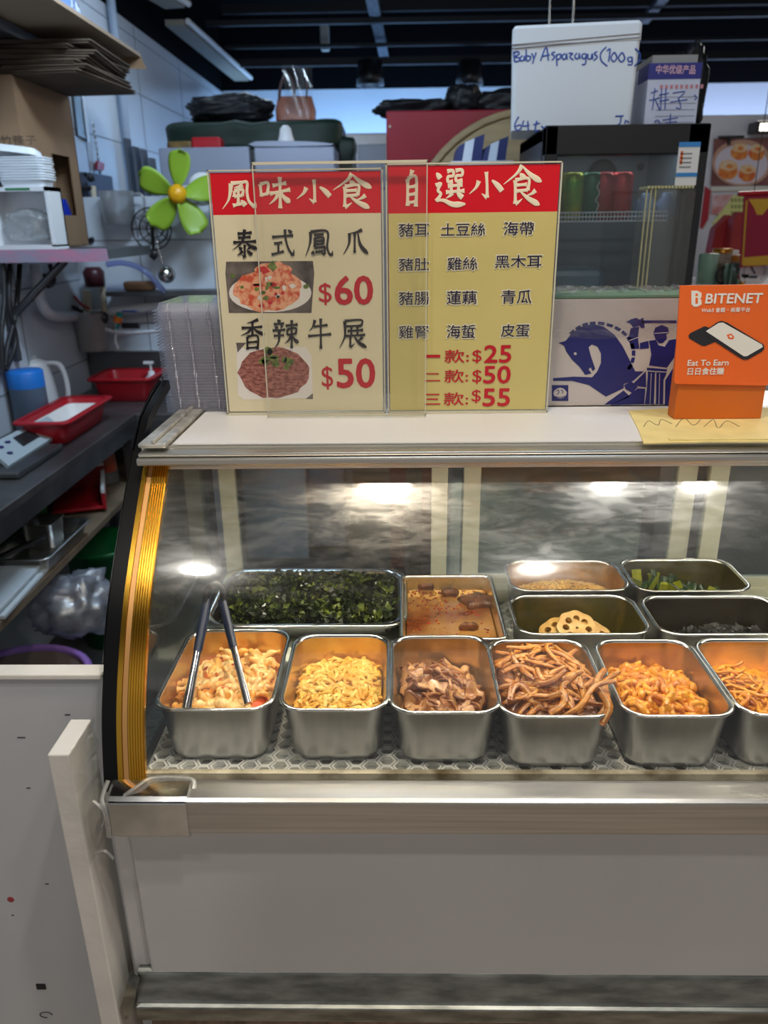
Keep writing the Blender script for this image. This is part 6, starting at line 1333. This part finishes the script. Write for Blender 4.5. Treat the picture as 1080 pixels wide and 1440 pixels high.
dcn = Y(1063, 388, 2.9); t = thing('dial_thermometer', 'round white dial thermometer in front of the red scroll', 'dial', (dcn.x, 2.93, shz)); rD = .052
Md = Matrix.Translation((dcn.x, 2.93, shz+rD+.001)) @ Matrix.Rotation(R(90), 4, 'X')
MB().lathe([(0, -.012), (rD, -.012), (rD, .012), (rD-.006, .014), (rD-.008, .01), (0, .01)], (0, 0, 0), 32, M=Md).build('dial_case', white_pl, t)
mb = MB(); mb.box(-.003, .003, -.006, .024, .0105, .0125, M=Md @ Matrix.Rotation(.6, 4, 'Z')).box(-.014, .014, -.02, -.012, .0105, .0125, M=Md)
for k in range(18): mb.box(rD*.62, rD*.76, -.001, .001, .0105, .012, M=Md @ Matrix.Rotation(R(-40+k*15), 4, 'Z'))
mb.build('dial_marks', mat('dial_grey', rgb(60, 70, 90), .5), t)
c_ = Y(1044, 395, 2.93); t = thing('lucky_figurine', 'tiny red and yellow figurine beside the dial thermometer', 'figurine', (c_.x, 2.93, shz)); MB().ball((c_.x, 2.93, shz+.014), .015, 12).build('yellow_base', gl_, t); MB().box(c_.x-.022, c_.x+.022, 2.92, 2.94, shz+.028, shz+.052, bev=.006).build('red_top', red_pl, t)

# ---------------------------------------------------------------- ceiling
def rail(px, py, z, label, x0=-1.2, x1=4.2, th=.03):
    p = Z(px, py, z); single(MB().box(x0, x1, p.y-.02, p.y+.02, z-th/2, z+th/2), 'ceiling_rail', label, 'rail', rail_m, ((x0+x1)/2, p.y, z), 'black ceiling rails'); return p
rail(600, 28, 2.75, 'black ceiling rail nearest the camera'); rail(600, 62, 2.72, 'thin black ceiling rail between the nearest and the lamp rail', th=.02); rl = rail(600, 85, 2.66, 'black ceiling rail carrying the spot lamps', th=.05)
rail(600, 8, 2.95, 'black ceiling beam close under the dark ceiling', th=.06)
chm = mat('grey_perforated_channel', rgb(120, 130, 146), .5, .4, col2=rgb(50, 56, 66), vscale=40)
def chan(p0, p1, z, w_, label, m, name='cable_channel', cat='cable channel', group=None, over=.0):
    a, b = Z(*p0, z), Z(*p1, z); d = (b-a).normalized(); a = a-d*over; n_ = Vector((d.y, -d.x, 0))*w_/2; h = Vector((0, 0, .03))
    mb = MB().add([a-n_, a+n_, b+n_, b-n_, a-n_+h, a+n_+h, b+n_+h, b-n_+h], [(0, 1, 2, 3), (4, 7, 6, 5), (0, 4, 5, 1), (1, 5, 6, 2), (2, 6, 7, 3), (3, 7, 4, 0)])
    return single(mb, name, label, cat, m, (a+b)/2, group)
chan((518, -20), (546, 108), 2.76, .07, 'grey perforated cable channel running away above the menu signs', chm); chan((950, -20), (905, 34), 2.78, .06, 'grey perforated cable channel above the printed carton', chm)
fxm = mat('pale_fixture', rgb(150, 146, 130), .5)
for p0, p1, z, lb in (((246, 36), (340, 114), 2.62, 'long pale tube light fixture near the tiled wall, farther one'), ((205, -12), (246, 12), 2.64, 'long pale tube light fixture near the tiled wall, cut by the photo top')):
    t_ = chan(p0, p1, z, .11, lb, fxm, 'tube_fixture', 'light fixture', 'tube fixtures')
    a, b = Z(*p0, z), Z(*p1, z); o = MB().tube([a+Vector((.075, 0, .02)), b+Vector((.075, 0, .02))], .016, 8).build('tube', white_pl, t_)
for px, lb in ((520, 'black spot lamp on the rail above the joint of the menu signs'), (661, 'black spot lamp on the rail above the round black bag'), (862, 'black spot lamp on the rail above the printed carton')):
    p = Z(px, 85, 2.66); c_ = Y(px, 112, p.y)
    t = thing('spot_lamp', lb, 'spot lamp', (p.x, p.y, 2.635), 'spot lamps on the rail')
    MB().box(p.x-.04, p.x+.04, p.y-.03, p.y+.03, 2.56, 2.64, bev=.006).build('adapter', black_pl, t); MB().tube([(p.x-.07, p.y, 2.53), (p.x-.06, p.y, 2.59), (p.x+.06, p.y, 2.59), (p.x+.07, p.y, 2.53)], .008, 6).build('yoke', black_pl, t)
    z1 = c_.z; MB().lathe([(0, .1), (.085, .1), (.095, .0), (.1, -.06), (.085, -.06), (.07, -.03), (0, -.03)], (p.x, p.y, z1+.02), 20).build('lamp_can', black_pl, t)
a = Z(457, 58, 2.8); single(MB().box(a.x-.03, a.x+.03, a.y-.04, a.y+.04, 2.74, 2.9, bev=.01), 'ceiling_bracket', 'small pale bracket hanging among the black ceiling rails', 'bracket', mat('pale_bracket', rgb(170, 176, 176), .5), (a.x, a.y, 2.8))
for px, lb in ((772, 'thin hanging wire above the foam box, nearer the signs'), (805, 'thin hanging wire above the foam box, nearer the printed carton')):
    a = Y(px, 36, 2.62); single(MB().tube([a, a+Vector((-.02, 0, 1.09))], .003, 5), 'hanging_wire', lb, 'wire', steel_p, a, 'hanging wires')
